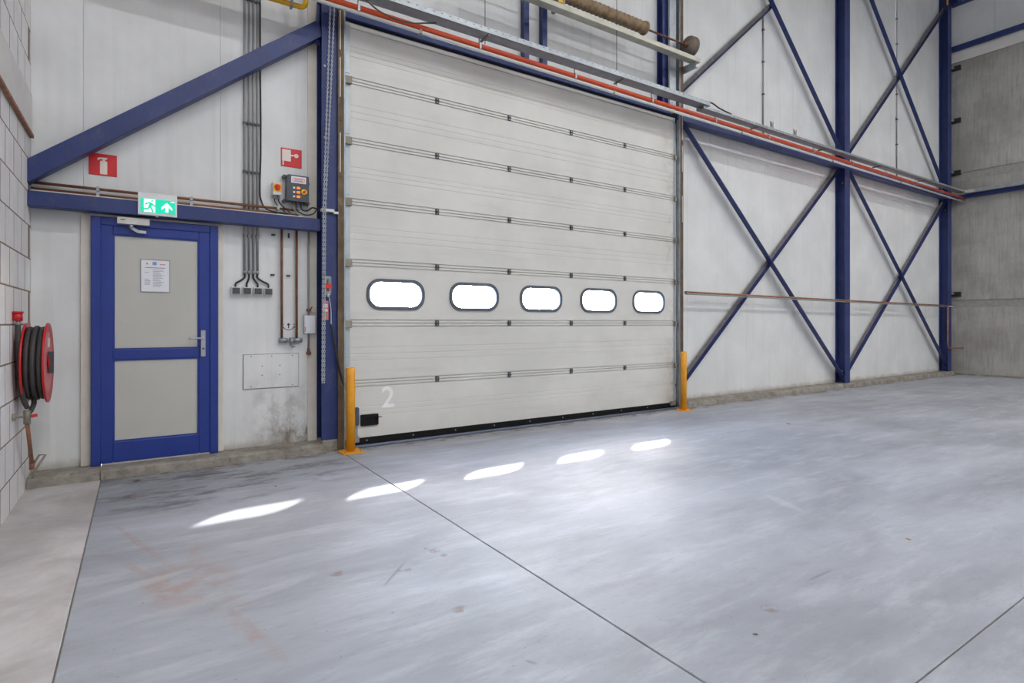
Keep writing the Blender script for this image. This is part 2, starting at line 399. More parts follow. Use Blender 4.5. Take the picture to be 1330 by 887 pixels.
# ------------------------------------------------------------------ the room
YW = 6.25                      # face of the cladding
XL, XR = -0.765, 17.86         # block wall, concrete wall
YB, ZC = -10.0, 10.4           # wall behind the camera, ceiling
KZ = .09                       # kerb height
YD = 6.10                      # face of the overhead door
DX0, DX1, DZ1 = 1.915, 7.085, 4.63

fl = struct(MB().box(XL-.3, XR+.3, YB-.3, 6.6, -.25, -.012).build('floor', 'core_dark'), 'polished grey concrete hall floor cut into slabs')
J = .0035
def slab(x0, x1, y0, y1, mat):
    MB().box(x0+J, x1-J, y0+J, y1-J, -.02, 0).build('slab', mat, fl, bev=.003)
slab(XL-.05, -.27, YB, 6.3, 'concrete_strip')
for x0, x1 in ((-.27, 1.775), (1.775, XR+.05)):
    for y0, y1 in ((.94, 6.4), (-4.6, .94), (YB, -4.6)): slab(x0, x1, y0, y1, 'concrete_slab')

og = MB().box(-30, 45, 6.6, 60, -.2, -.05).build('outside_paving', 'outside_paving'); struct(og, 'sunlit paving outside the building')

wb = MB()
for a in ((XL-.3, -.38, 0, ZC), (-.38, .66, 2.26, ZC), (.66, 1.84, 0, ZC), (1.84, 7.16, 4.60, ZC), (7.16, XR+.3, 0, ZC)):
    wb.box(a[0], a[1], 6.31, 6.42, a[2], a[3])
wb = struct(wb.build('wall_back', 'core_dark'), 'white sandwich panel wall with blue steel frame')
def wpanel(x0, x1, z0, z1): MB().box(x0+.0008, x1-.0008, YW, 6.311, z0, z1).build('wall_panel', 'wall_sheet', wb, bev=.002)
wpanel(XL, -.407, KZ, ZC); wpanel(-.407, .673, 2.31, ZC); wpanel(.673, 1.84, KZ, ZC)
wpanel(-.425, -.36, KZ, 2.31)
wpanel(1.84, 2.26, 4.66, ZC)
x = 2.26
while x < 6.5: wpanel(x, x+1.07, 4.66, ZC); x += 1.07
wpanel(x, 7.2, 4.66, ZC); wpanel(7.2, x+1.07, KZ, ZC); x += 1.07
while x < XR-.01: wpanel(x, min(x+1.07, XR), KZ, ZC); x += 1.07

struct(MB().box(XL-.3, XR+.3, YB-.3, YB, 0, ZC).build('wall_front', 'wall_sheet'), 'plain white wall at the other end of the hall')
struct(MB().box(XL-.3, XR+.3, YB-.3, 6.6, ZC, ZC+.25).build('ceiling', 'ceiling_sheet'), 'white ribbed hall ceiling')

# block wall on the left: each painted block is a piece
wl = struct(MB().box(XL-.3, XL-.0008, YB, 6.42, 0, ZC).build('wall_left', 'mortar'), 'white painted block wall beside the hose reel')
bl = MB().box(0, .03, -.149, .149, 0, .263).mesh('block', 'painted_block')
CH = .2755
k = 0; z = -.033
while z < 5.7:
    if not (2.93 < z+.14 < 3.25):
        y = 6.29-.16-(.16 if k % 2 else 0)
        if k % 2: rep('half_block', bl, (XL-.03, 6.30-.005, z), wl).scale = (1, .48, 1)
        while y > 1.9:
            rep('block', bl, (XL-.03+random.uniform(-.0004, .0006), y, z), wl); y -= .32
        if k % 2: rep('half_block', bl, (XL-.03, 1.89, z), wl).scale = (1, .48, 1)
    z += CH; k += 1
MB().box(XL-.03, XL, YB, 1.805, 0, ZC).build('plain_blockwork', 'painted_block', wl)
MB().box(XL-.03, XL, 1.805, 6.3, 5.75, ZC).build('plain_blockwork', 'painted_block', wl)
ln = MB().box(XL-.03, XL+.012, 1.81, 6.24, 2.925, 3.28).build('lintel', 'lintel_paint', wl, bev=.004)
MB().box(XL, XL+.03, 1.81, 6.20, 2.905, 2.93).build('rusty_edge', 'rust_edge', wl)

# concrete wall on the right
wr = struct(MB().box(XR+.02, XR+.35, YB, 6.42, 0, ZC).build('wall_right', 'core_dark'), 'grey precast concrete wall with white cladding above')
for z0, z1 in ((0, 1.745), (1.765, 1.94), (1.948, 5.04), (5.056, 5.25), (5.258, 8.15)):
    dx = .024 if (z1-z0) < .5 else 0
    for y0, y1 in ((.4, 6.24), (-5.5, .4), (YB, -5.5)):
        MB().box(XR+dx, XR+.03, y0+.004, y1-.004, z0, z1).build('concrete_panel', 'precast_concrete', wr, bev=.004)
MB().box(XR-.03, XR+.03, YB, 6.24, 8.155, 8.4).build('white_capping', 'lintel_paint', wr)
y = 6.24
while y > YB: MB().box(XR+.0, XR+.03, max(y-1.07, YB)+.003, y-.003, 8.4, ZC).build('wall_panel', 'wall_sheet', wr); y -= 1.07
struct(MB().box(XR-.02, XR+.02, YB, 6.0, 0, .05).build('baseboard_right', 'kerb_concrete'), 'pale cement strip at the foot of the concrete wall')

# kerbs
def kerb(name, label, cuts):
    e = struct(MB().box(cuts[0]+.01, cuts[-1]-.01, 6.02, 6.4, 0, KZ-.006).build(name, 'kerb_concrete'), label)
    for a, b_ in zip(cuts, cuts[1:]):
        n = max(2, int((b_-a)/.12)); xs = [a+.004+(b_-a-.008)*i/n for i in range(n+1)]
        m_ = MB(); vs = []; fs = []
        for xx in xs:
            e1, e2 = random.uniform(-.008, .006), random.uniform(-.008, .003)
            for (yy, zz) in ((6.0+e1, 0), (6.005+e1, KZ-.022+e2), (6.03+e1, KZ-.003+e2*.5), (6.28, KZ), (6.28, 0)): vs.append((xx, yy, zz))
        for i in range(n):
            for q in range(5): fs.append((i*5+q, i*5+(q+1)%5, (i+1)*5+(q+1)%5, (i+1)*5+q))
        fs += [(4,3,2,1,0), tuple(n*5+q for q in range(5))]
        m_.add(vs, fs).build('kerb_stone', 'kerb_concrete', e)
kerb('trim_1', 'stained concrete kerb below the blue personnel door', (XL, -.275, 1.72))
kerb('trim_2', 'stained concrete kerb below the cross-braced wall', (7.2, 9.6, 12.2, 14.9, XR))
# ------------------------------------------------------------------ personnel door
d1 = struct(empty('door_1', (.148, 6.2, KZ)), 'blue framed personnel door with two grey glazed panels'); d1['category'] = 'door'
FX0, FX1, FZ1 = -.351, .647, 2.292
fr = MB().box(FX0, FX0+.072, 6.165, 6.30, KZ, FZ1).box(FX1-.072, FX1, 6.165, 6.30, KZ, FZ1).box(FX0+.072, FX1-.072, 6.165, 6.30, FZ1-.072, FZ1).build('frame', 'door_blue', d1, bev=.006, seg=2)
LX0, LX1, LZ0, LZ1 = FX0+.069, FX1-.069, KZ+.012, FZ1-.069
PX0, PX1 = -.19, .482
lf = MB().box(LX0, PX0, 6.175, 6.235, LZ0, LZ1).box(PX1, LX1, 6.175, 6.235, LZ0, LZ1)
for z0, z1 in ((LZ0, .288), (1.022, 1.112), (2.142, LZ1)): lf.box(PX0, PX1, 6.175, 6.235, z0, z1)
lf = lf.build('door_leaf', 'door_blue', d1, bev=.006, seg=2)
bd = MB()
for z0, z1 in ((.288, 1.022), (1.112, 2.142)):
    MB().box(PX0-.005, PX1+.005, 6.19, 6.22, z0-.005, z1+.005).build('pane', 'door_glass', lf)
    for q in ((PX0, PX0+.012, z0, z1), (PX1-.012, PX1, z0, z1), (PX0+.012, PX1-.012, z0, z0+.012), (PX0+.012, PX1-.012, z1-.012, z1)):
        bd.box(q[0], q[1], 6.181, 6.191, q[2], q[3])
bd.build('glazing_bead', 'door_blue', lf)
hx = .518
MB().prism(rrect(hx, 1.155, .038, .25, .006), 6.163, 6.176).build('handle_plate', 'chrome', lf)
MB().tube(spline([(hx, 6.17, 1.205), (hx, 6.12, 1.205), (hx-.02, 6.108, 1.205), (hx-.125, 6.108, 1.205)], 4), .009, 8).build('lever', 'chrome', lf)
MB().cyl((hx, 6.164, 1.105), (hx, 6.155, 1.105), .009).build('keyhole', 'dark_plastic', lf)
MB().box(LX0+.01, LX1-.01, 6.178, 6.24, KZ, LZ0+.012).build('door_sill', 'aluminium', d1)
cl = MB().box(-.16, .085, 6.105, 6.166, 2.232, 2.295).build('door_closer', 'aluminium', d1, bev=.004)
MB().box(-.135, -.1, 6.1035, 6.106, 2.266, 2.274).build('closer_mark', 'dark_plastic', cl)
MB().cyl((-.055, 6.13, 2.232), (-.055, 6.13, 2.2), .017).bar((-.055, 6.125, 2.205), (.005, 6.135, 2.17), .026, .012).bar((.0, 6.14, 2.176), (.055, 6.16, 2.176), .026, .02).build('closer_arm', 'chrome', cl)
tr_ = MB().box(-.425, FX0, 6.225, 6.252, KZ, 2.31).box(FX1, .70, 6.225, 6.252, KZ, 2.31).box(FX0, FX1, 6.2, 6.252, FZ1, 2.315)
tr_ = struct(tr_.build('trim_3', 'cream_trim', bev=.003), 'cream cover strips round the blue personnel door')
struct(MB().box(1.505, 1.60, 6.236, 6.2515, KZ, 6.0).build('trim_7', 'cream_trim', bev=.002), 'pale corner flashing between wall panel and blue column')
# notice on the door
n0, n1 = (.012, 1.632), (.247, 1.936)
nt_ = MB().prism(rrect((n0[0]+n1[0])/2, (n0[1]+n1[1])/2, n1[0]-n0[0], n1[1]-n0[1], .008), 6.184, 6.19)
nt_ = tag(nt_.build('notice', 'grey_plastic'), 'printed white notice in a frame on the upper door pane', 'notice')
MB().box(n0[0]+.008, n1[0]-.008, 6.1825, 6.1845, n0[1]+.008, n1[1]-.008).build('sheet', 'paper', nt_)
MB().box(.058, .072, 6.1815, 6.183, 1.888, 1.902).build('printed_mark', 'print_red', nt_)
MB().box(.108, .14, 6.1815, 6.183, 1.884, 1.914).build('printed_mark', 'print_blue', nt_)
MB().box(.165, .208, 6.1815, 6.183, 1.888, 1.896).build('printed_mark', 'print_red', nt_)
pl = MB(); pl.box(.05, .205, 6.1815, 6.183, 1.856, 1.863)
for i in range(13):
    zz = 1.838-i*.0125
    pl.box(.11, .11+random.uniform(.05, .105), 6.1815, 6.183, zz, zz+.004)
    if i in (2, 7, 8, 9, 10, 11): pl.box(.046, .046+random.uniform(.03, .055), 6.1815, 6.183, zz, zz+.004)
pl.build('printed_lines', 'print_grey', nt_)

# ------------------------------------------------------------------ overhead sectional door
d2 = struct(empty('door_2', ((DX0+DX1)/2, YD, 0)), 'white sectional overhead door with five oval windows'); d2['category'] = 'door'
JZ = [.085, .688, 1.348, 2.009, 2.670, 3.330, 3.985, DZ1]
BK = YD+.045
WX = [2.446+1.0225*i for i in range(5)]; WZ, WW, WH = 1.672, .695, .348
def groove(prof, z, d=.0035, w=.005): prof += [(YD, z-w), (YD+d, z-w*.8), (YD+d, z+w*.8), (YD, z+w)]
for i in range(7):
    z0, z1 = JZ[i], JZ[i+1]
    prof = [(BK, z0), (YD+.012, z0+.001), (YD, z0+.007)]
    if i: groove(prof, z0+.034, .014, .007)
    if i == 2:
        zl, zh = z0+.09, z1-.09
        lo = prof+[(YD, zl), (BK, zl)]
        hi = [(BK, zh), (YD, zh)]; groove(hi, z1-.034, .014, .007); hi += [(YD, z1-.007), (YD+.012, z1-.001), (BK, z1)]
        s_ = MB().extrude_x(lo, DX0, DX1).extrude_x(hi, DX0, DX1)
        s_.prism([(DX0, zl), (DX1, zl), (DX1, zh), (DX0, zh)], YD, BK, [rrect(wx, WZ, WW-.07, WH-.07, .122) for wx in WX])
    else:
        c_ = (z0+z1)/2
        for q in ((-.07, 0, .07) if i % 2 else (-.055, .0, .055)): groove(prof, c_+q-.01, .003, .007)
        groove(prof, z1-(.034 if i < 6 else .075), .014, .007)
        prof += [(YD, z1-.007), (YD+.012, z1-.001), (BK, z1)]
        s_ = MB().extrude_x(prof, DX0, DX1)
    s_.build('door_section', 'door_leaf', d2)
    if i < 6: MB().box(DX0, DX1, YD+.016, BK-.004, z1-.006, z1+.006).build('joint_seal', 'track_brown', d2)
for wx in WX:
    f_ = MB().prism(rrect(wx, WZ, WW, WH, .15, 8), YD-.016, YD+.012, [rrect(wx, WZ, WW-.078, WH-.078, .118, 8)]).build('window_frame', 'rubber_grey', d2, bev=.004, seg=2)
    MB().prism(rrect(wx, WZ, WW-.05, WH-.05, .125, 8), YD+.006, YD+.010).build('pane', 'clear_glazing', f_)
hg = MB().box(-.022, .022, -.012, 0, -.033, -.003).box(-.022, .022, -.012, 0, .003, .033).tube([(-.022, -.014, 0), (.022, -.014, 0)], .009, 8)
hgm = hg.mesh('hinge', 'dark_plastic')
scm = MB().box(-.005, .005, -.016, -.011, -.022, -.012).box(-.005, .005, -.016, -.011, .012, .022).mesh('hinge_screw', 'chrome')
for z in JZ[1:-1]:
    for hx_ in (2.956, 3.979, 5.002, 6.027):
        h_ = rep('hinge', hgm, (hx_, YD, z), d2); rep('hinge_screw', scm, (hx_, YD, z), h_)
for s_, x0, x1 in ((-1, DX0-.07, DX0), (1, DX1, DX1+.045)):
    for z0, z1 in zip(JZ, JZ[1:]):
        MB().box(x0, x1, YD-.006, BK+.002, z0+.003, z1-.003).build('end_cap', 'stile_zinc', d2, bev=.003)
    for z in JZ[1:-1]:
        r_ = MB().box(x0+.006, x1+(.012 if s_ < 0 else -.004), YD-.045, YD-.006, z-.05, z+.03).build('roller_bracket', 'galvanised_dirty', d2, bev=.003)
        xa = x0-.02 if s_ < 0 else x1+.035
        MB().cyl(((x0+x1)/2, YD-.03, z+.01), (xa, YD-.03, z+.01), .007, 8).build('roller_pin', 'chrome', r_)
    for z in JZ[:-1]:
        if s_ < 0: MB().box(x0+.012, x1-.004, YD-.012, YD-.005, z+.07, z+.16).build('cap_plate', 'stile_zinc', d2)
MB().box(1.845, 7.13, YD-.008, BK, .010, .088).build('bottom_seal', 'rubber', d2)
for i in range(10): MB().cyl((2.1+.55*i, YD-.012, .058), (2.1+.55*i, YD-.007, .058), .008, 8).build('seal_screw', 'chrome', d2)
for i, (x0, w) in enumerate(((DX0-.01, .1), (DX1-.09, .1))):
    MB().box(x0, x0+w, YD-.05, YD-.008, .05, .115).build('bottom_bracket', 'galvanised_dirty', d2, bev=.004)
# pull handle, bolt and painted number
c0 = W(479.5, 545, YD)
hb = MB().prism(rrect(c0.x, c0.z, .20, .125, .012), YD-.02, YD+.002, [rrect(c0.x+.01, c0.z, .13, .06, .008)]).build('pull_handle', 'rubber', d2, bev=.003)
MB().box(c0.x-.1, c0.x+.1, YD-.004, YD-.001, c0.z-.06, c0.z+.06).build('handle_recess', 'rubber', hb)
MB().box(c0.x+.1, c0.x+.145, YD-.006, YD-.001, c0.z+.018, c0.z+.026).build('handle_wire', 'rusty_pipe', hb)
sb = MB().prism(rrect(DX0+.075, c0.z+.05, .036, .20, .017), YD-.03, YD+.001).build('shoot_bolt', 'threshold_steel', d2, bev=.003)
MB().box(DX0+.066, DX0+.084, YD-.012, YD, .05, .36).build('bolt_rod', 'galvanised', sb)
def text_mesh(txt, size):
    cu = bpy.data.curves.new('lettering', 'FONT'); cu.body = txt; cu.size = size; cu.extrude = .0006; cu.align_x = 'CENTER'; cu.align_y = 'CENTER'; cu.offset = size*.012
    o = bpy.data.objects.new('lettering', cu); COL.objects.link(o)
    dg = bpy.context.evaluated_depsgraph_get(); me = bpy.data.meshes.new_from_object(o.evaluated_get(dg))
    bpy.data.objects.remove(o); me.transform(Matrix.Rotation(math.pi/2, 4, 'X')); return me
me = text_mesh('2', .33); me.materials.clear(); me.materials.append(MATS['white_paint'])
c1 = W(504, 517, YD); rep('painted_number', me, (c1.x, YD-.0012, c1.z), d2)

# jambs and header that close the opening behind the leaf
jb = MB().box(1.80, 1.88, BK+.004, 6.40, 0, 4.72).box(7.11, 7.2, BK+.004, 6.40, 0, 4.72).box(1.88, 7.11, BK+.004, 6.40, 4.60, 4.72)
struct(jb.build('trim_4', 'galvanised_dirty'), 'galvanised lining of the overhead door opening')
struct(MB().box(1.84, 7.16, YD-.012, YD+.05, 4.612, 4.665).build('trim_5', 'rubber'), 'black rubber seal above the overhead door')
th = MB().extrude_x([(6.0, 0), (6.0, .012), (6.012, .028), (6.03, .03), (6.03, .012), (6.15, .012), (6.15, 0)], 1.90, 7.14)
struct(th.build('trim_6', 'threshold_steel'), 'blue-grey steel threshold under the overhead door')

# vertical tracks
def track(name, label, sgn, x0):
    r = empty(name, (x0, YD, 0)); tag(r, label, 'track')
    xa, xb = sorted((x0, x0+sgn*.062))
    MB().box(xa, xb, 6.02, 6.028, .0, 6.6).box(*(sorted((x0, x0+sgn*.006))), 6.028, 6.16, .0, 6.6).build('angle', 'track_brown', r)
    for z in (2.95, 3.75, 4.25): MB().box(x0+sgn*.024-.005, x0+sgn*.024+.005, 6.017, 6.021, z, z+.42).build('pale_slot', 'cream_trim', r)
    xc, xd = sorted((x0+sgn*.066, x0+sgn*.082))
    MB().box(xc, xd, 6.025, 6.09, .0, 6.6).build('channel', 'galvanised', r)
    for z in (.4, 1.6, 2.9, 3.5, 4.2): MB().box(xa+.015, xb-.015, 6.013, 6.021, z, z+.05).build('bolt_plate', 'track_brown', r)
track('door_track', 'brown steel door track beside the hanging hand chain', 1, 1.762)
track('door_track', 'brown steel door track beside the cross-braced wall', -1, 7.235)
# ------------------------------------------------------------------ steel frame
def hcol(name, label, x0, x1, z0, z1, y0=6.05, y1=6.25, holes=()):
    t = .014; r = empty(name, ((x0+x1)/2, (y0+y1)/2, z0)); tag(r, label, 'column', 'blue steel columns along the wall')
    xm = (x0+x1)/2
    MB().box(x0, x1, y0, y0+t, z0, z1).build('front_flange', 'blue_steel', r, bev=.002)
    MB().box(x0, x1, y1-t, y1, z0, z1).build('rear_flange', 'blue_steel', r)
    MB().box(xm-.005, xm+.005, y0+t, y1-t, z0, z1).build('web', 'blue_steel', r)
    for (hz, s_) in holes:
        MB().cyl((x0+.03, y0-.008, hz), (x0+.03, y0, hz), .013, 8).build('bolt', 'galvanised', r)
    return r
c = hcol('steel_column', 'blue steel column with the hanging hand chain', 1.602, 1.80, .115, 6.4, holes=((4.05, 0), (3.3, 0), (2.75, 0)))
MB().box(1.60, 1.80, 6.03, 6.25, 0, .118).build('base_block', 'kerb_concrete', c, bev=.01)
MB().prism([(1.56, 4.3), (1.605, 4.3), (1.605, 4.72), (1.575, 4.72)], 6.14, 6.15).build('gusset', 'blue_steel', c)
for i, (x0, x1, lab) in enumerate(((12.33, 12.54, 'blue steel column between the two cross-braced bays'), (17.57, 17.79, 'blue steel column in the corner by the concrete wall'))):
    c = hcol('steel_column', lab, x0, x1, KZ, ZC, holes=())
    MB().box(x0-.05, x1+.05, 6.01, 6.26, 0, KZ).build('base_block', 'kerb_concrete', c, bev=.01)
    for z in (.28, .34, 4.3): MB().cyl((x0+.06, 6.14, z), (x0+.06, 6.12, z), .02, 8).build('bolt', 'galvanised', c)
MB().box(17.55, 17.572, 6.045, 6.07, 9.62, ZC).build('orange_strip', 'bollard_yellow', c)
hcol('steel_column', 'blue steel post above the right end of the overhead door', 6.875, 7.0, 4.78, ZC, 6.12, 6.24)
for x0, lab in ((4.258, 'slim blue post above the door, further from the torsion spring'), (4.561, 'slim blue post above the door, nearer the torsion spring')):
    r = empty('steel_post', (x0+.06, 6.15, 4.78)); tag(r, lab, 'post', 'slim blue posts above the overhead door')
    MB().box(x0, x0+.077, 6.16, 6.17, 4.78, ZC).build('front_flange', 'blue_steel', r); MB().box(x0, x0+.01, 6.17, 6.24, 4.78, ZC).build('web', 'blue_steel', r)
    MB().box(x0, x0+.077, 6.23, 6.24, 4.78, ZC).build('rear_flange', 'blue_steel', r)
def tagb(mb, name, mat, label, cat, group=None, bev=.004): return tag(mb.build(name, mat, bev=bev), label, cat, group)
tagb(MB().box(1.80, 6.99, 6.05, 6.20, 4.632, 4.79), 'steel_beam', 'blue_steel', 'blue steel lintel beam above the white overhead door', 'beam')
tagb(MB().box(7.14, 12.33, 6.05, 6.20, 4.578, 4.75), 'steel_beam', 'blue_steel', 'blue rail behind the pipes, from the door to the middle column', 'beam')
tagb(MB().box(12.54, 17.57, 6.05, 6.20, 4.578, 4.75), 'steel_beam', 'blue_steel', 'blue rail behind the pipes, from the middle to the corner column', 'beam')
tagb(MB().box(XL, 1.602, 6.08, 6.205, 2.318, 2.445), 'steel_beam', 'blue_steel', 'level blue beam above the personnel door and exit sign', 'beam')
tagb(MB().bar((XL-.11, 6.145, 2.519), (1.60, 6.145, 4.46), .155, .125), 'steel_beam', 'blue_steel', 'thick sloping blue brace above the fire extinguisher sign', 'beam')
tagb(MB().box(17.76, XR-.03, 1.0, 6.04, 8.44, 8.57), 'steel_beam', 'blue_steel', 'slim blue rail on top of the grey concrete wall', 'beam')
tagb(MB().box(17.66, XR, 1.0, 6.04, 9.62, 9.64).box(17.66, XR, 1.0, 6.04, 9.94, 9.96).box(17.75, 17.77, 1.0, 6.04, 9.64, 9.94), 'steel_beam', 'blue_steel', 'deep blue roof beam at the head of the corner column', 'beam', bev=0)
tagb(MB().box(17.74, XR, 1.0, 6.04, 4.57, 4.66), 'steel_beam', 'blue_steel', 'blue rail along the concrete wall under the grey tray', 'beam')

def brace(p0, p1, label, front, rising):
    """angle section: flat leg on the wall side, outstanding leg along the lower edge"""
    yb = 6.13 if front else 6.19
    p0, p1 = Vector((p0[0], yb, p0[1])), Vector((p1[0], yb, p1[1])); mid = (p0+p1)/2
    r = empty('cross_brace', (mid.x, yb, min(p0.z, p1.z))); tag(r, label, 'brace', 'blue cross braces of the gable wall')
    a = (p1-p0).normalized(); n = a.cross(Vector((0, 1, 0)))
    if n.z > 0: n = -n                                     # n points down
    off = n*.051
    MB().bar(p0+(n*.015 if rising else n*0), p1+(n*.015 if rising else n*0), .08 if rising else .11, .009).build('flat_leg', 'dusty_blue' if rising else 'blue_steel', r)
    MB().bar(p0+off-Vector((0, .038, 0)), p1+off-Vector((0, .038, 0)), .009, .078).build('outstanding_leg', 'blue_steel', r)
    for p, s_ in ((p0, 1), (p1, -1)):
        for q in (.06, .14): MB().cyl(p+a*s_*q-Vector((0, .016, 0)), p+a*s_*q, .014, 8).build('bolt', 'galvanised', r)
brace((7.36, 4.58), (12.42, .2), 'blue brace falling from the door head to the foot of the middle column', 1, 0)
brace((7.26, .33), (12.36, 4.70), 'blue brace rising from the bollard to the middle column', 0, 1)
brace((7.26, 5.07), (9.90, 7.33), 'short blue brace rising from the door head beside the cable drum', 0, 1)
brace((8.85, 8.22), (12.40, 4.86), 'blue brace meeting the middle column just above the tray', 1, 0)
brace((12.60, 4.62), (17.68, .24), 'blue brace falling from the middle column to the corner column foot', 1, 0)
brace((12.54, .30), (17.62, 4.55), 'blue brace rising from the middle column foot to the corner column', 0, 1)
brace((12.60, 9.50), (17.62, 4.75), 'blue brace above the tray falling towards the corner column', 1, 0)
brace((12.54, 4.90), (17.66, 9.62), 'dusty brace above the tray rising to the corner column head', 0, 1)
# dark fixings that tie the concrete wall to the corner column
for z, lab in ((8.0, 'topmost dark bolted bracket tying concrete wall to corner column'), (6.63, 'dark wall bracket between the topmost one and the tray'), (5.27, 'dark wall bracket just above the cable tray'), (2.1, 'dark wall bracket above the copper pipe in the corner')):
    r = empty('wall_bracket', (17.82, 6.0, z)); tag(r, lab, 'bracket', 'dark brackets in the corner')
    MB().box(17.80, XR+.005, 5.86, 6.06, z-.06, z+.06).build('plate', 'cable_black', r, bev=.004)
    MB().cyl((17.77, 6.02, z+.02), (17.80, 6.02, z+.02), .03, 8).build('bolt', 'chrome', r)

# ------------------------------------------------------------------ pipes, trays and cables over the door
def pipe(name, pts, r, mat, label, clips=(), clipmat='galvanised', cat='pipe', n=12, group=None, up=None):
    o = MB().tube(pts, r, n).build(name, mat); tag(o, label, cat, group)
    for c_ in clips:
        c_ = Vector(c_); k_ = MB()
        k_.box(c_.x-.012, c_.x+.012, c_.y-r-.006, c_.y+r+.006, c_.z-r-.006, c_.z+r+.006)
        if up: k_.box(c_.x-.005, c_.x+.005, c_.y-.005, c_.y+.005, c_.z, up)
        k_.build('clip', clipmat, o)
    return o
pipe('orange_pipe', [(XL+.005, 5.78, 4.627), (17.84, 5.78, 4.56)], .029, 'orange_pipe', 'long orange pipe running under the cable tray', [(1.9+i*1.45, 5.78, 4.618-.0036*(1.9+i*1.45)) for i in range(11)], up=4.76)
pipe('white_pipe', [(XL+.005, 5.785, 4.585), (17.84, 5.785, 4.478)], .019, 'white_pipe', 'thin white pipe just below the orange pipe', [(2.6+i*2.9, 5.785, 4.581-.0058*(2.6+i*2.9)) for i in range(5)], 'galvanised_dirty')
def tray(name, x0, x1, yf, yb, z0, z1, label, group=None):
    r = empty(name, ((x0+x1)/2, (yf+yb)/2, z0)); tag(r, label, 'cable tray', group); t = .004
    MB().box(x0, x1, yf, yb, z0, z0+t).build('base', 'galvanised', r)
    f_ = MB()
    # perforated front lip: slots between uprights
    MB().box(x0, x1, yf, yf+t, z0, z1).build('front_lip', 'galvanised', r)
    MB().box(x0, x1, yb-t, yb, z0, z1).build('rear_lip', 'galvanised', r)
    sl = MB(); n = int((x1-x0)/.1)
    for i in range(n): sl.box(x0+.05+i*.1, x0+.074+i*.1, yf-.0008, yf, z1-.022, z1-.014)
    sl.build('slots', 'dark_plastic', r)['kind'] = 'stuff'
    x = x0+(1.995 if x0 < 0 else 1.43)
    while x < x1-.2:
        MB().box(x, x+.025, yf+.01, yb+.04, z0-.016, z0).build('support_bar', 'galvanised_dirty', r); x += 2.17
    return r
t1 = tray('cable_tray', XL+.005, 7.42, 5.65, 5.82, 4.722, 4.788, 'wide grey cable tray over the overhead door', 'grey cable trays')
for x in (1.3, 3.435, 5.568): MB().cyl((x, 5.79, 4.66), (x, 5.79, 6.6), .005, 6).build('threaded_rod', 'dark_plastic', t1)
for x in (1.3, 3.435, 5.568): MB().cbox((x, 5.79, 4.80), (.05, .03, .02)).build('rod_nut', 'dark_plastic', t1)
t2 = tray('cable_tray', 7.30, 17.62, 5.68, 5.82, 4.672, 4.716, 'narrow grey cable tray along the cross-braced wall', 'grey cable trays')
r = empty('cable_tray', (17.7, 3.5, 4.665)); tag(r, 'narrow grey cable tray along the concrete wall', 'cable tray', 'grey cable trays')
MB().box(17.56, 17.78, 1.0, 5.72, 4.665, 4.669).build('base', 'galvanised', r)
MB().box(17.56, 17.564, 1.0, 5.72, 4.645, 4.73).build('front_lip', 'galvanised', r); MB().box(17.776, 17.78, 1.0, 5.72, 4.665, 4.722).build('rear_lip', 'galvanised', r)
MB().box(17.555, 17.6, 5.5, 5.74, 4.66, 4.73).build('joint_plate', 'aluminium', r)
# small boxes standing on the tray
for u, v, lab in ((1003, 161, 'small grey junction box on the tray below the conduit'), (1033, 172, 'small pale junction box on the tray beside the other box')):
    q = W(u, v, 5.80); b_ = MB().box(q.x-.05, q.x+.05, 5.74, 5.815, 4.676, 4.87); r = tag(b_.build('junction_box', 'pale_plastic', bev=.005), lab, 'junction box')
    MB().cyl((q.x-.05, 5.78, 4.80), (q.x-.09, 5.78, 4.88), .01, 8).build('gland', 'galvanised', r)
# cable dangling in front of the lintel
cq = [W(468, -8, 5.70), W(478, 2, 5.70), W(492, 14, 5.70), W(512, 24, 5.70), W(535, 30, 5.70), W(552, 30, 5.72), W(566, 30, 5.78)]
tag(MB().tube(spline(cq, 6), .009, 8).build('cable', 'cable_brown'), 'brown cable sagging from the tray above the door', 'cable')
q0, q1, q2 = W(914, 131, 5.84), W(925, 134, 5.84), W(935, 141, 5.82)
tag(MB().tube(spline([q0, q1, q2, q2+Vector((.3, 0, -.03))], 6), .012, 8).build('cable', 'cable_brown'), 'dark cable dropping between the wide and narrow tray', 'cable')
# thin dark conduits on the upper wall
for u, zt, lab in ((991, 7.2, 'thin dark conduit above the tray where two braces meet'), (1164.5, 9.9, 'thin dark conduit between middle and corner column')):
    q = W(u, 100, 6.235)
    o = tag(MB().cyl((q.x, 6.232, 4.74), (q.x, 6.232, zt), .014, 8).build('conduit', 'grey_plastic'), lab, 'conduit', 'thin conduits on the upper wall')
    z = 5.0
    while z < zt: MB().box(q.x-.02, q.x+.02, 6.21, 6.251, z, z+.025).build('clip', 'dark_plastic', o); z += .6

# torsion spring gear above the door
sp = empty('spring_assembly', (5.6, 5.88, 5.43)); tag(sp, 'torsion spring shaft and cable drum on a galvanised beam', 'door spring')
MB().box(3.2, 7.35, 5.78, 5.784, 5.433, 5.497).box(3.2, 7.35, 5.896, 5.90, 5.433, 5.497).build('carrier_beam', 'beam_zinc', sp, bev=.001)
MB().box(3.2, 7.35, 5.782, 5.90, 5.430, 5.436).build('carrier_base', 'beam_zinc', sp)
zs, ys = 5.69, 5.885
pr = []
for i in range(121): pr.append((4.66+i*1.56/120, .081+.006*math.sin(i*2*math.pi/6)))
MB().lathe_x([(0, .03)]+[(p_[0]-4.66, p_[1]) for p_ in pr]+[(1.56, .03)], (4.66, ys, zs), 20).build('torsion_spring', 'spring_brown', sp)
MB().lathe_x([(0, .02), (0, .098), (.03, .098), (.04, .085), (.05, .02)], (6.20, ys, zs), 20).build('spring_cone', 'spring_brown', sp)
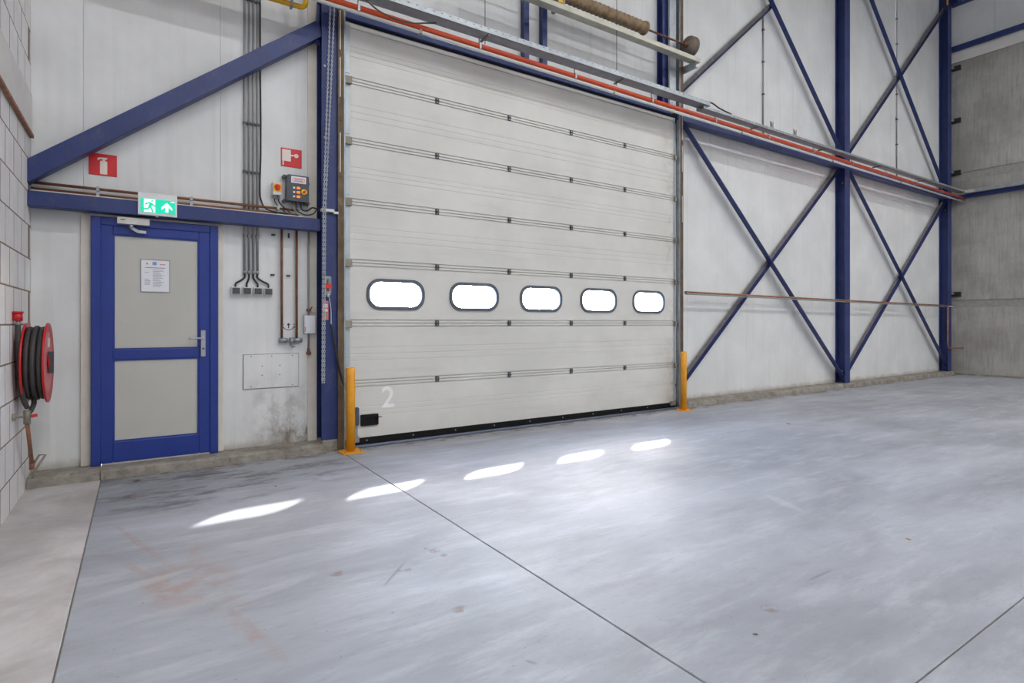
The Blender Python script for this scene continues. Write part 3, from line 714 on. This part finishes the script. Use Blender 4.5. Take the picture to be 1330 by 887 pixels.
MB().cyl((3.2, ys, zs), (7.28, ys, zs), .0135, 10).build('shaft', 'rusty_pipe', sp)
bp = MB().box(4.62, 4.66, 5.80, 6.05, 5.497, 5.86).build('bearing_plate', 'galvanised_dirty', sp)
MB().box(4.55, 4.62, 5.80, 5.81, 5.52, 5.62).build('yellow_label', 'gas_yellow', sp)
dr = MB().lathe_x([(0, .02), (0, .075), (.03, .085), (.035, .15), (.05, .152), (.055, .14), (.10, .12), (.105, .155), (.125, .155), (.13, .02)], (7.15, ys, zs), 32).build('cable_drum', 'drum_grey', sp)
MB().lathe_x([(-.05, .02), (-.05, .036), (.0, .036), (.0, .02)], (7.15, ys, zs), 16).build('drum_hub', 'rusty_pipe', dr)
for x in (7.24,):
    MB().box(x, x+.006, 5.78, 6.24, 5.34, 5.43).box(x, x+.05, 5.78, 6.24, 5.335, 5.34).build('wall_arm', 'galvanised', sp)
MB().box(6.96, 7.11, 6.06, 6.07, 4.79, 7.2).build('track_plate', 'galvanised', sp)

# yellow gas pipe at the top of the left bay
g0, g1 = W(352, -4, 6.05), W(397, 11, 6.05)
pts = [g0-Vector((.9, 0, 0)), Vector((g0.x, 6.05, g0.z)), g1+Vector((-.06, 0, 0))]; zc = g1.z
pts = [(XL+.005, 6.05, zc), (g1.x-.06, 6.05, zc)]+arc((g1.x-.06, 6.05, zc+.06), .06, -90, 0, 5)+[(g1.x, 6.05, zc+.5)]
o = tag(MB().tube(pts, .026, 12).build('gas_pipe', 'gas_yellow'), 'yellow gas pipe with an elbow beside the blue column', 'pipe')
MB().box(g1.x-.15, g1.x-.13, 6.01, 6.09, zc-.035, zc+.035).build('clip', 'galvanised', o)
# ------------------------------------------------------------------ left bay: pipes and cables over the beam
for z, lab in ((2.535, 'rusty pipe above the personnel door, the higher of two'), (2.483, 'rusty pipe above the personnel door, the lower of two')):
    pipe('rusty_pipe', [(XL+.01, 6.198, z), (1.40, 6.198, z-.005)], .0125, 'rusty_pipe', lab, [(-.3, 6.198, z), (.42, 6.198, z), (1.2, 6.198, z)], 'galvanised', group='rusty pipes above the door')
tag(MB().box(XL+.01, 1.45, 6.15, 6.215, 2.446, 2.466).build('cable_trunking', 'cream_trim', bev=.003), 'thin white cable trunking lying on the level blue beam', 'trunking')
# four grey conduits and their sockets
socks = [.809, .909, 1.010, 1.110]; cons = [.890, .930, .970, 1.010]
labs = ['first grey conduit from the personnel door', 'second grey conduit from the personnel door', 'third grey conduit from the personnel door', 'fourth grey conduit from the personnel door, beside a black cable']
slabs = ['grey wall socket first from the personnel door', 'grey wall socket second from the personnel door', 'grey wall socket third from the personnel door', 'grey wall socket fourth from the personnel door']
for i in range(4):
    x, s_ = cons[i], socks[i]
    r = empty('conduit', (x, 6.235, 1.73)); tag(r, labs[i], 'conduit', 'four grey conduits')
    MB().tube([(x, 6.232, 5.6), (x, 6.232, 1.845)], .0115, 10).build('tube', 'grey_plastic', r)
    MB().tube(spline([(x, 6.232, 1.85), (x, 6.232, 1.81), ((x*.55+s_*.45), 6.228, 1.775), (s_, 6.23, 1.745), (s_, 6.23, 1.70)], 5), .009, 8).build('cable', 'cable_black', r)
    for z in (4.6, 3.35, 2.86): MB().box(x-.017, x+.017, 6.213, 6.251, z, z+.022).build('clip', 'dark_plastic', r)
    for z in (2.21, 1.845): MB().cyl((x, 6.232, z), (x, 6.232, z+.03), .016, 8).build('clip', 'grey_plastic', r)
    so = empty('wall_socket', (s_, 6.24, 1.633)); tag(so, slabs[i], 'socket', 'four grey wall sockets')
    MB().box(s_-.042, s_+.042, 6.20, 6.252, 1.633, 1.709).build('housing', 'pale_plastic', so, bev=.004)
    MB().box(s_-.034, s_+.034, 6.190, 6.201, 1.641, 1.701).build('lid', 'dark_plastic', so, bev=.003)
tag(MB().tube(spline([(1.036, 6.24, 5.6), (1.036, 6.24, 4.2), (1.042, 6.24, 3.2), (1.034, 6.24, 2.75), (1.045, 6.235, 2.60), (1.10, 6.17, 2.50), (1.3, 6.17, 2.478)], 6), .007, 8).build('cable', 'cable_black'), 'black cable running beside the grey conduits', 'cable')
# ------------------------------------------------------------------ signs
def sign_plate(name, x0, x1, z0, z1, label):
    r = empty(name, ((x0+x1)/2, YW, z0)); tag(r, label, 'sign')
    MB().box(x0, x1, 6.244, 6.2515, z0, z1).build('plate', 'sign_red', r, bev=.001); return r
s1 = sign_plate('extinguisher_sign', -.369, -.163, 2.669, 2.862, 'red sign with a white fire extinguisher symbol')
cx_, cz_ = -.266, 2.765; yy = (6.2425, 6.2445)
MB().prism(rrect(cx_+.005, cz_-.025, .052, .118, .008), *yy).build('symbol', 'sign_white', s1)
MB().prism([(cx_-.004, cz_+.034), (cx_+.016, cz_+.034), (cx_+.016, cz_+.052), (cx_-.004, cz_+.052)], *yy).prism([(cx_-.042, cz_+.05), (cx_-.03, cz_+.062), (cx_+.03, cz_+.066), (cx_+.03, cz_+.05), (cx_-.02, cz_+.05), (cx_-.036, cz_+.036)], *yy).build('symbol_valve', 'sign_white', s1)
s2 = sign_plate('hose_reel_sign', 1.237, 1.445, 2.987, 3.18, 'red sign with a white fire hose reel symbol')
MB().prism([(1.248, 3.045), (1.335, 3.045), (1.335, 3.165), (1.248, 3.165)], *yy).prism([(1.252, 3.0), (1.266, 3.0), (1.266, 3.047), (1.252, 3.047)], *yy).build('symbol', 'sign_white', s2)
MB().prism([(1.335, 3.10), (1.375, 3.107), (1.375, 3.117), (1.335, 3.118)], *yy).prism(circ(1.39, 3.112, .022), *yy).build('symbol_nozzle', 'sign_white', s2)
# lit exit sign standing off in front of the beam
ex = empty('exit_sign', (.145, 6.05, 2.318)); tag(ex, 'lit green exit sign with running man and upward arrow', 'exit sign')
a0, a1, b0, b1 = -.006, .296, 2.322, 2.52
MB().box(a0, a1, 6.05, 6.11, b0, b1).build('housing', 'sign_green_trim', ex, bev=.004)
g0x, g1x, g0z, g1z = .014, .280, 2.345, 2.468
lt = MB().box(g0x, g1x, 6.0455, 6.051, g0z, g1z).build('lit_panel', 'sign_green', ex)
MB().box(.04, .125, 6.0435, 6.046, 2.348, 2.464).build('door_symbol', 'sign_lit_white', lt)
ya = (6.0415, 6.044)
def stick(pts, w): 
    m_ = MB()
    for (xa, za), (xb, zb) in zip(pts, pts[1:]): m_.bar((xa, 6.0428, za), (xb, 6.0428, zb), w, .0024)
    return m_
mm = stick([(.098, 2.43), (.083, 2.40)], .022)
for q in ([(.092, 2.432), (.066, 2.428), (.05, 2.412)], [(.098, 2.428), (.112, 2.41), (.128, 2.405)], [(.084, 2.402), (.10, 2.375), (.108, 2.348)], [(.082, 2.40), (.07, 2.375), (.03, 2.374)]):
    s_ = stick(q, .014); mm.add(s_.v, s_.f)
mm.prism(circ(.102, 2.449, .0085, 12), *ya)
mm.build('running_man', 'sign_green', lt)
ax_ = .215; 
MB().prism([(ax_-.012, 2.358), (ax_+.012, 2.358), (ax_+.012, 2.405), (ax_+.042, 2.376), (ax_+.042, 2.398), (ax_, 2.444), (ax_-.042, 2.398), (ax_-.042, 2.376), (ax_-.012, 2.405)], *ya).build('arrow', 'sign_lit_white', lt)
MB().box(.245, .275, 6.044, 6.0458, 2.452, 2.458).build('small_print', 'sign_lit_white', lt)
MB().cyl((.14, 6.075, 2.322), (.14, 6.075, 2.312), .012, 10).build('test_button', 'pale_plastic', ex)
MB().box(.05, .09, 6.11, 6.26, 2.40, 2.44).box(.2, .24, 6.11, 6.26, 2.40, 2.44).build('mount', 'galvanised', ex)

# isolator switch and door control box
iso = empty('isolator_switch', (1.185, 6.2, 2.66)); tag(iso, 'yellow isolator switch with red rotary knob', 'switch')
MB().box(1.143, 1.229, 6.165, 6.252, 2.662, 2.795).build('housing', 'pale_plastic', iso, bev=.005)
MB().box(1.150, 1.224, 6.160, 6.166, 2.70, 2.775).build('yellow_plate', 'switch_yellow', iso)
k_ = MB().cyl((1.187, 6.150, 2.738), (1.187, 6.161, 2.738), .031, 20).build('knob', 'switch_red', iso)
MB().box(1.181, 1.193, 6.135, 6.151, 2.712, 2.764).build('knob_grip', 'switch_red', k_)
for x in (1.165, 1.205): MB().cyl((x, 6.205, 2.663), (x, 6.205, 2.63), .013, 10).build('gland', 'grey_plastic', iso)
cbx = empty('control_box', (1.385, 6.2, 2.6)); tag(cbx, 'dark grey door control box with orange buttons', 'control box')
X0, X1, Z0, Z1 = 1.275, 1.492, 2.612, 2.882
MB().prism(rrect((X0+X1)/2, (Z0+Z1)/2, X1-X0, Z1-Z0, .012), 6.13, 6.225).build('housing', 'box_grey', cbx, bev=.004)
for (xx, zz) in ((X0+.0, Z1-.01), (X0+.0, Z0+.005), (X1-.0, Z0+.005), (X1, Z1-.06)):
    MB().prism(circ(xx-.012 if xx < 1.3 else xx+.004, zz, .02, 12), 6.2, 6.252).build('lug', 'box_grey', cbx)
lb = MB().box(1.313, 1.462, 6.1275, 6.131, 2.80, 2.868).build('label_plate', 'paper', cbx)
MB().prism(rrect(1.389, 2.832, .118, .04, .012), 6.1262, 6.1278, [rrect(1.389, 2.832, .108, .03, .008)]).box(1.345, 1.432, 6.1262, 6.1278, 2.834, 2.842).build('logo', 'print_red', lb)
MB().box(1.345, 1.432, 6.1262, 6.1278, 2.820, 2.827).build('logo_text', 'print_grey', lb)
for z in (2.75, 2.705, 2.66):
    MB().prism(rrect(1.385, z, .034, .024, .006), 6.122, 6.131).build('lit_button', 'lamp_orange', cbx)
    MB().box(1.333, 1.352, 6.1275, 6.131, z-.009, z+.009).build('button_mark', 'paper', cbx)
sy = MB().cyl((1.442, 6.12, 2.715), (1.442, 6.131, 2.715), .029, 18).build('stop_ring', 'switch_yellow', cbx)
MB().cyl((1.442, 6.10, 2.715), (1.442, 6.121, 2.715), .014, 14).build('stop_button', 'switch_red', sy)
for i, x in enumerate((1.34, 1.375, 1.42, 1.455)): MB().cyl((x, 6.175, 2.613), (x, 6.175, 2.585), .011, 8).build('gland', 'dark_plastic', cbx)
cl_ = ['black cable from the isolator switch, nearer the conduits', 'black cable from the isolator switch, nearer the control box', 'grey cable looping under the control box', 'black cable under the control box to the white arm', 'short black cable under the control box']
for i, (pts, r_, mt) in enumerate((
    ([(1.165, 6.205, 2.63), (1.172, 6.2, 2.59), (1.21, 6.19, 2.54), (1.27, 6.19, 2.50)], .006, 'cable_black'),
    ([(1.205, 6.205, 2.63), (1.21, 6.2, 2.6), (1.245, 6.18, 2.55), (1.32, 6.18, 2.495)], .006, 'cable_black'),
    ([(1.34, 6.175, 2.585), (1.345, 6.17, 2.54), (1.385, 6.16, 2.505), (1.43, 6.16, 2.52), (1.455, 6.175, 2.585)], .006, 'grey_plastic'),
    ([(1.42, 6.175, 2.585), (1.43, 6.16, 2.535), (1.48, 6.15, 2.53), (1.53, 6.14, 2.565), (1.57, 6.10, 2.545), (1.60, 6.04, 2.52)], .008, 'cable_black'),
    ([(1.375, 6.175, 2.585), (1.38, 6.16, 2.52), (1.45, 6.15, 2.485), (1.53, 6.13, 2.495), (1.56, 6.10, 2.54)], .006, 'cable_black'))):
    tag(MB().tube(spline(pts, 6), r_, 8).build('cable', mt), cl_[i], 'cable')
wa = tag(MB().box(1.585, 1.72, 6.0, 6.05, 2.515, 2.545).build('chain_guide', 'pale_plastic', bev=.003), 'white chain guide arm fixed across the blue column', 'bracket')
MB().box(1.715, 1.765, 6.005, 6.035, 2.50, 2.525).build('tip', 'white_pipe', wa)
# hand chain: two hanging strands of links
ch = MB()
def links(p0, p1, sag=0.0):
    p0, p1 = Vector(p0), Vector(p1); L_ = (p1-p0).length; n = max(1, int(L_/.024)); d = (p1-p0)/n
    for i in range(n):
        c_ = p0+d*(i+.5); a = Vector((1, 0, 0)) if i % 2 else Vector((0, 1, 0)); t = d.normalized(); a = (a-t*a.dot(t)).normalized()
        ring = [c_+t*.0165*math.sin(2*math.pi*k/8)+a*.0075*math.cos(2*math.pi*k/8) for k in range(8)]
        ch.tube(ring, .0032, 4, closed=True)
ztop = 5.0
links((1.730, 5.985, ztop), (1.622, 5.985, 2.54)); links((1.684, 5.985, ztop), (1.602, 5.985, 2.54))
links((1.622, 5.985, 2.54), (1.610, 5.985, .73)); links((1.602, 5.985, 2.54), (1.590, 5.985, .73)); links((1.610, 5.985, .73), (1.590, 5.985, .73))
tag(ch.build('hand_chain', 'chain_zinc'), 'galvanised hand chain hanging in a loop on the column', 'chain')

# emergency key box and red label on the column
q = W(425.5, 371, 6.045)
kb = empty('key_switch', (q.x, 6.04, q.z-.1)); tag(kb, 'clear key box with red release on the blue column', 'switch')
MB().box(q.x-.03, q.x+.03, 6.035, 6.052, q.z-.1, q.z+.1).build('back_plate', 'galvanised', kb)
MB().box(q.x-.033, q.x+.033, 6.005, 6.036, q.z-.085, q.z+.085).build('cover', 'clear_plastic', kb)
MB().cyl((q.x, 6.02, q.z-.06), (q.x, 6.02, q.z+.07), .014, 10).build('barrel', 'dark_plastic', kb)
MB().box(q.x-.026, q.x+.026, 6.0, 6.04, q.z-.03, q.z+.015).build('release', 'switch_red', kb)
MB().cyl((q.x, 6.025, q.z-.12), (q.x, 6.025, q.z-.08), .012, 10).build('gland', 'pale_plastic', kb)
q2 = W(422.5, 403, 6.045)
rl = empty('warning_label', (q2.x, 6.047, q2.z-.1)); tag(rl, 'red warning label with green dot on the blue column', 'label')
MB().box(q2.x-.032, q2.x+.032, 6.044, 6.0505, q2.z-.1, q2.z+.1).build('sheet', 'print_red', rl)
MB().box(q2.x-.022, q2.x+.022, 6.042, 6.0445, q2.z+.03, q2.z+.065).box(q2.x-.022, q2.x+.022, 6.042, 6.0445, q2.z-.012, q2.z+.012).build('text_field', 'paper', rl)
MB().prism(circ(q2.x, q2.z-.05, .018), 6.042, 6.0445).build('green_dot', 'print_green', rl)
MB().box(q2.x-.016, q2.x+.014, 6.0408, 6.0425, q2.z+.042, q2.z+.054).box(q2.x-.018, q2.x+.018, 6.042, 6.0445, q2.z+.078, q2.z+.09).build('printed_lines', 'print_grey', rl)
tag(MB().tube(spline([(q.x+.01, 6.03, q.z-.11), (q.x+.03, 6.03, q.z-.25), W(430, 423, 6.0)], 6), .004, 6).build('wire', 'pale_plastic'), 'thin white wire hanging from the key box', 'wire')
p_ = [W(430, 421, 6.0), W(434, 445, 6.0), W(440, 475, 6.0), W(446, 500, 6.03)]
tag(MB().tube(spline(p_, 6), .011, 8).build('cable', 'cable_black'), 'thick black cable crossing from column to door edge', 'cable')

# heating pipes with valve, document pocket, grey pipe and inspection hatch
for x, lab in ((1.24, 'rusty upright pipe with valve, nearer the wall sockets'), (1.387, 'rusty upright pipe with valve, nearer the document pocket')):
    pipe('upright_pipe', [(x, 6.215, 2.33), (x, 6.215, 1.19)], .0125, 'rusty_pipe', lab, [], group='rusty upright pipes')
va = empty('valve', (1.33, 6.2, 1.11)); tag(va, 'grey valve block joining the two rusty upright pipes', 'valve')
for x in (1.24, 1.387): MB().cyl((x-.03, 6.215, 1.17), (x+.055, 6.215, 1.17), .024, 12).build('elbow', 'galvanised', va)
MB().cyl((1.315, 6.215, 1.165), (1.36, 6.215, 1.165), .034, 14).build('body', 'galvanised', va)
MB().cyl((1.338, 6.2, 1.15), (1.338, 6.17, 1.10), .014, 10).bar((1.30, 6.16, 1.12), (1.36, 6.16, 1.105), .016, .012).build('spindle', 'galvanised_dirty', va)
ms = empty('painted_symbol', (1.313, YW, 1.27)); tag(ms, 'black turn-key symbol with curved arrow drawn on wall', 'marking')
sp_ = MB().prism(circ(1.313, 1.335, .013, 14), 6.248, 6.2515); sp_.prism([(1.308, 1.33), (1.318, 1.33), (1.318, 1.295), (1.308, 1.295)], 6.248, 6.2515); sp_.build('key', 'cable_black', ms)
aw = MB(); ap = arc((1.313, 6.2498, 1.335), .058, 205, 335, 10)
for a_, b_ in zip(ap, ap[1:]): aw.bar(a_, b_, .007, .002)
for sgn in (-1, 1): aw.prism([(1.313+sgn*.056-.012, 1.302), (1.313+sgn*.056+.012, 1.302), (1.313+sgn*.06, 1.318)], 6.2485, 6.2512); aw.box(1.313+sgn*.055-.011, 1.313+sgn*.055+.011, 6.2485, 6.2512, 1.333, 1.339)
aw.build('arrow', 'cable_black', ms)
gp = pipe('grey_pipe', [(1.512, 6.225, 2.33), (1.512, 6.225, 1.05)], .011, 'grey_plastic', 'thin grey upright pipe behind the document pocket')
MB().cyl((1.512, 6.252, 1.03), (1.512, 6.2, 1.03), .022, 12).cyl((1.512, 6.225, 1.03), (1.512, 6.225, 1.08), .016, 10).build('elbow', 'rusty_pipe', gp)
MB().box(1.495, 1.53, 6.19, 6.25, 1.475, 1.5).cyl((1.525, 6.2, 1.5), (1.54, 6.19, 1.52), .006, 6).build('clip', 'rusty_pipe', gp)
dp = empty('document_pocket', (1.517, 6.2, 1.24)); tag(dp, 'clear plastic pocket with papers hanging on grey pipe', 'pocket')
MB().box(1.452, 1.58, 6.196, 6.208, 1.235, 1.462).build('sleeve', 'clear_plastic', dp)
MB().box(1.462, 1.572, 6.191, 6.196, 1.24, 1.43).build('paper', 'paper', dp)
MB().box(1.464, 1.474, 6.1895, 6.1912, 1.255, 1.31).build('red_print', 'print_red', dp)
ih = empty('inspection_hatch', (1.147, YW, .68)); tag(ih, 'flush white rectangular hatch screwed to wall panel', 'hatch')
MB().box(.876, 1.416, 6.2445, 6.2515, .678, 1.034).build('gap', 'core_dark', ih)
MB().box(.882, 1.410, 6.238, 6.2505, .684, 1.028).build('cover', 'wall_sheet', ih, bev=.003)
for (xx, zz) in ((.95, 1.01), (1.145, 1.01), (1.35, 1.01), (.95, .705), (1.35, .705), (1.055, .91), (1.055, .815), (1.225, .91), (1.225, .815)):
    MB().cyl((xx, 6.234, zz), (xx, 6.24, zz), .006, 8).build('screw', 'dark_plastic', ih)
for u, v, lab in ((355, 305, 'small dark clip on wall beside the upper end of upright pipe'), (375, 306, 'small dark clip high between the upright pipes'), (354, 357, 'small dark clip beside the wall sockets'), (374.5, 358, 'small dark clip between upright pipes level with sockets')):
    q = W(u, v, 6.24); w_ = .008 if (u, v) == (375, 306) else .019
    tag(MB().cbox((q.x, 6.24, q.z), (2*w_, .025, .018 if w_ > .01 else .05)).build('pipe_clip', 'dark_plastic', bev=.003), lab, 'clip', 'small dark clips on the wall')

# ------------------------------------------------------------------ hose reel on the block wall
hr = empty('hose_reel', (-.65, 5.66, .74)); tag(hr, 'red fire hose reel with black hose on block wall', 'hose reel')
ry, rz = 5.66, 1.043
for x, inner in ((-.712, 0), (-.585, 1)):
    d_ = MB().lathe_x([(0, .02), (-.006, .10), (-.006, .24), (.004, .29), (.004, .308), (-.008, .308), (-.012, .29), (-.012, .24), (-.012, .02)], (x, ry, rz), 40).build('reel_disc', 'reel_red', hr)
    if inner:
        MB().lathe_x([(-.002, .03), (.004, .06), (.008, .055), (.008, .0)], (x, ry, rz), 20).build('hub', 'reel_red', d_)
        MB().bar((x+.013, ry, rz+.085), (x+.013, ry, rz-.085), .04, .012).build('hub_clip', 'dark_plastic', d_)
        MB().lathe_x([(.0, .085), (.0015, .09), (.0015, .235), (.0, .24)], (x-.003, ry, rz), 36).build('disc_face', 'reel_face', d_)
        MB().box(x+.001, x+.004, ry-.07, ry+.05, rz+.12, rz+.19).build('instruction_label', 'sign_white', d_)
hz = MB()
for j, (x, r_) in enumerate(((-.690, .262), (-.652, .270), (-.614, .262))):
    hz.tube([(x, ry+r_*math.cos(2*math.pi*k/40), rz+r_*math.sin(2*math.pi*k/40)) for k in range(40)], .0185, 10, closed=True)
hz.lathe_x([(-.71, .235), (-.6, .235)], (0, ry, rz), 32)
hz.build('coiled_hose', 'hose_black', hr)
MB().cyl((XL+.0, ry, rz), (-.70, ry, rz), .03).box(XL, XL+.012, ry-.08, ry+.08, rz-.12, rz+.12).build('wall_mount', 'galvanised_dirty', hr)
MB().cyl((-.735, 5.43, 1.365), (-.735, 5.43, 1.425), .028, 16).cyl((-.735, 5.43, 1.42), (-.735, 5.43, 1.435), .033, 16).box(XL, -.735, 5.42, 5.44, 1.37, 1.42).build('nozzle_holder', 'reel_red', hr)
MB().cyl((-.735, 5.43, 1.33), (-.735, 5.43, 1.368), .015, 10).build('nozzle', 'galvanised', hr)
MB().tube(spline([(-.735, 5.43, 1.335), (-.733, 5.43, 1.2), (-.728, 5.44, 1.0), (-.71, 5.46, .8), (-.69, 5.50, .72)], 6), .0175, 10).build('feed_hose', 'hose_black', hr)
MB().tube(spline([(-.665, 5.58, .78), (-.66, 5.56, .74), (-.675, 5.52, .69), (-.69, 5.5, .67)], 5), .0165, 10).build('hose_tail', 'hose_black', hr)
vv = MB().cyl((-.692, 5.5, .60), (-.692, 5.5, .70), .022, 12).cyl((-.692, 5.5, .655), (XL, 5.42, .665), .009, 8).cyl((XL, 5.42, .665), (XL+.015, 5.42, .665), .025, 10).build('valve', 'galvanised_dirty', hr)
MB().bar((-.67, 5.5, .655), (-.635, 5.51, .66), .022, .018).build('valve_lever', 'reel_red', vv)
MB().tube([(-.692, 5.5, .61), (-.70, 5.79, .25)], [.0135, .0135], 12).cyl((-.70, 5.79, .27), (-.702, 5.80, .20), .017, 10).build('supply_pipe', 'copper_pipe', hr)
MB().tube([(-.70, 5.80, .22), (-.66, 5.83, .30), (-.62, 5.83, .30), (-.69, 5.82, .17), (-.70, 5.82, .12)], .008, 8).build('pipe_hanger', 'galvanised_dirty', hr)

# ------------------------------------------------------------------ bollards
def bollard(x, y, h, r, label, round_base):
    e = empty('bollard', (x, y, 0)); tag(e, label, 'bollard', 'yellow bollards flanking the door')
    MB().tube([(x, y, .012), (x, y, h-.012), (x, y, h)], [r, r, r-.01], 24).build('post', 'bollard_yellow', e)
    if round_base:
        MB().tube([(x, y, 0), (x, y, .012)], [.125, .122], 28).build('base_plate', 'bollard_yellow', e)
    else: MB().box(x-.11, x+.11, y-.11, y+.11, 0, .014).build('base_plate', 'bollard_yellow', e, bev=.003)
    for a, b_ in ((-.08, -.08), (.08, -.08), (.08, .08), (-.08, .08)):
        MB().cyl((x+a, y+b_, .012), (x+a, y+b_, .022), .009, 8).build('bolt', 'galvanised_dirty', e)
bollard(1.852, 5.875, .885, .046, 'yellow bollard with square base plate beside the number 2', False)
bollard(7.05, 5.86, .905, .046, 'yellow bollard with round base plate by the cross-braced wall', True)

# ------------------------------------------------------------------ copper pipe across the right bays
cp = MB().tube([(7.30, 6.035, 1.845), (12.4, 6.025, 1.82), (17.52, 6.03, 1.80)], .016, 10)
cp = tag(cp.build('copper_pipe', 'copper_pipe'), 'long level copper pipe crossing the braced wall', 'pipe')
for x in (7.33, 8.9, 10.5, 12.0, 12.42, 14.0, 15.6, 17.2): MB().box(x-.015, x+.015, 6.01, 6.06, 1.82-(x-12.4)*.0043-.02, 1.82-(x-12.4)*.0043+.02).build('clip', 'galvanised_dirty', cp)
MB().tube([(7.30, 6.035, 1.815), (12.4, 6.03, 1.79), (17.52, 6.035, 1.77)], .010, 8).build('cable', 'grey_plastic', cp)
MB().tube([(17.5, 6.03, 1.80)]+[(17.5, 6.03, .75)]+[(17.53, 6.02, .70), (17.7, 5.98, .70), (17.84, 5.80, .71)], .016, 10).build('drop_pipe', 'copper_pipe', cp)
MB().cyl((17.52, 6.03, 1.785), (17.84, 6.0, 1.78), .012, 8).build('grey_end', 'pale_plastic', cp)

# small leaves and crumbs on the floor
def leaf(u, v, s_, mat, lab, ang):
    s_ *= .65; q = F(u, v); P_ = [(0, -1), (.45, -.4), (.4, .3), (0, 1), (-.4, .3), (-.45, -.4)]; ca, sa = math.cos(ang), math.sin(ang)
    m_ = MB(); vs = [(q.x+s_*(a*ca-b_*sa), q.y+s_*(a*sa+b_*ca), .003+s_*.18*abs(a)) for a, b_ in P_]
    vs += [(x, y, z+.0025) for x, y, z in vs]; n = 6
    m_.add(vs, [(0,1,2,3), (0,3,4,5), (6,9,8,7), (6,11,10,9)]+[(i, i+6, (i+1)%6+6, (i+1)%6) for i in range(6)])
    tag(m_.build('dry_leaf', mat), lab, 'leaf', 'bits of dry leaf on the floor')
leaf(172, 647, .035, 'leaf_orange', 'orange dry leaf on the floor before the personnel door', 1.1)
leaf(178, 625, .04, 'leaf_brown', 'brown dry leaf on the floor close to the kerb', 1.5)
leaf(358, 632, .022, 'leaf_brown', 'tiny dark leaf bit near the first sunlit patch', .3)
leaf(1024, 551, .045, 'leaf_brown', 'brown leaf bit on the floor below the crossed braces', .8)
leaf(1180, 701, .022, 'leaf_orange', 'tiny pale orange leaf bit on open floor', .2)
leaf(981, 825, .018, 'leaf_brown', 'brown leaf bit on the floor between both slab joints', .9)

# ------------------------------------------------------------------ hall lamps (rows of strip luminaires under the roof)
def lamp(x, y, z, lab, w=LAMP_W, L_=1.5):
    e = empty('ceiling_lamp', (x, y, z)); tag(e, lab, 'lamp', 'strip luminaires under the roof')
    MB().box(x-L_/2, x+L_/2, y-.13, y+.13, z+.02, z+.09).build('housing', 'pale_plastic', e)
    MB().box(x-L_/2+.03, x+L_/2-.03, y-.11, y+.11, z+.012, z+.022).build('diffuser_offscreen', 'lamp_tube', e)
    for s_ in (-1, 1): MB().cyl((x+s_*.5, y, z+.09), (x+s_*.5, y, ZC+.01), .006, 6).build('hanger', 'galvanised', e)
    ld = bpy.data.lights.new('ceiling_lamp_offscreen', 'AREA'); ld.shape = 'RECTANGLE'; ld.size = L_-.1; ld.size_y = .2; ld.energy = w; ld.color = (1.0, .998, .985); ld.spread = math.radians(170)
    lo = bpy.data.objects.new('lamp_light_offscreen', ld); COL.objects.link(lo); lo.parent = e; lo.location = (0, 0, .008)
for y, row in ((-.3, 'row along the overhead door'), (-4.4, 'middle row of the hall'), (-8.5, 'row along the plain end wall')):
    for x, nth in ((1.5, 'first'), (6.5, 'second'), (11.5, 'third'), (16.0, 'fourth')): lamp(x, y, 9.4, 'strip luminaire in the %s, %s from the block wall' % (row, nth))
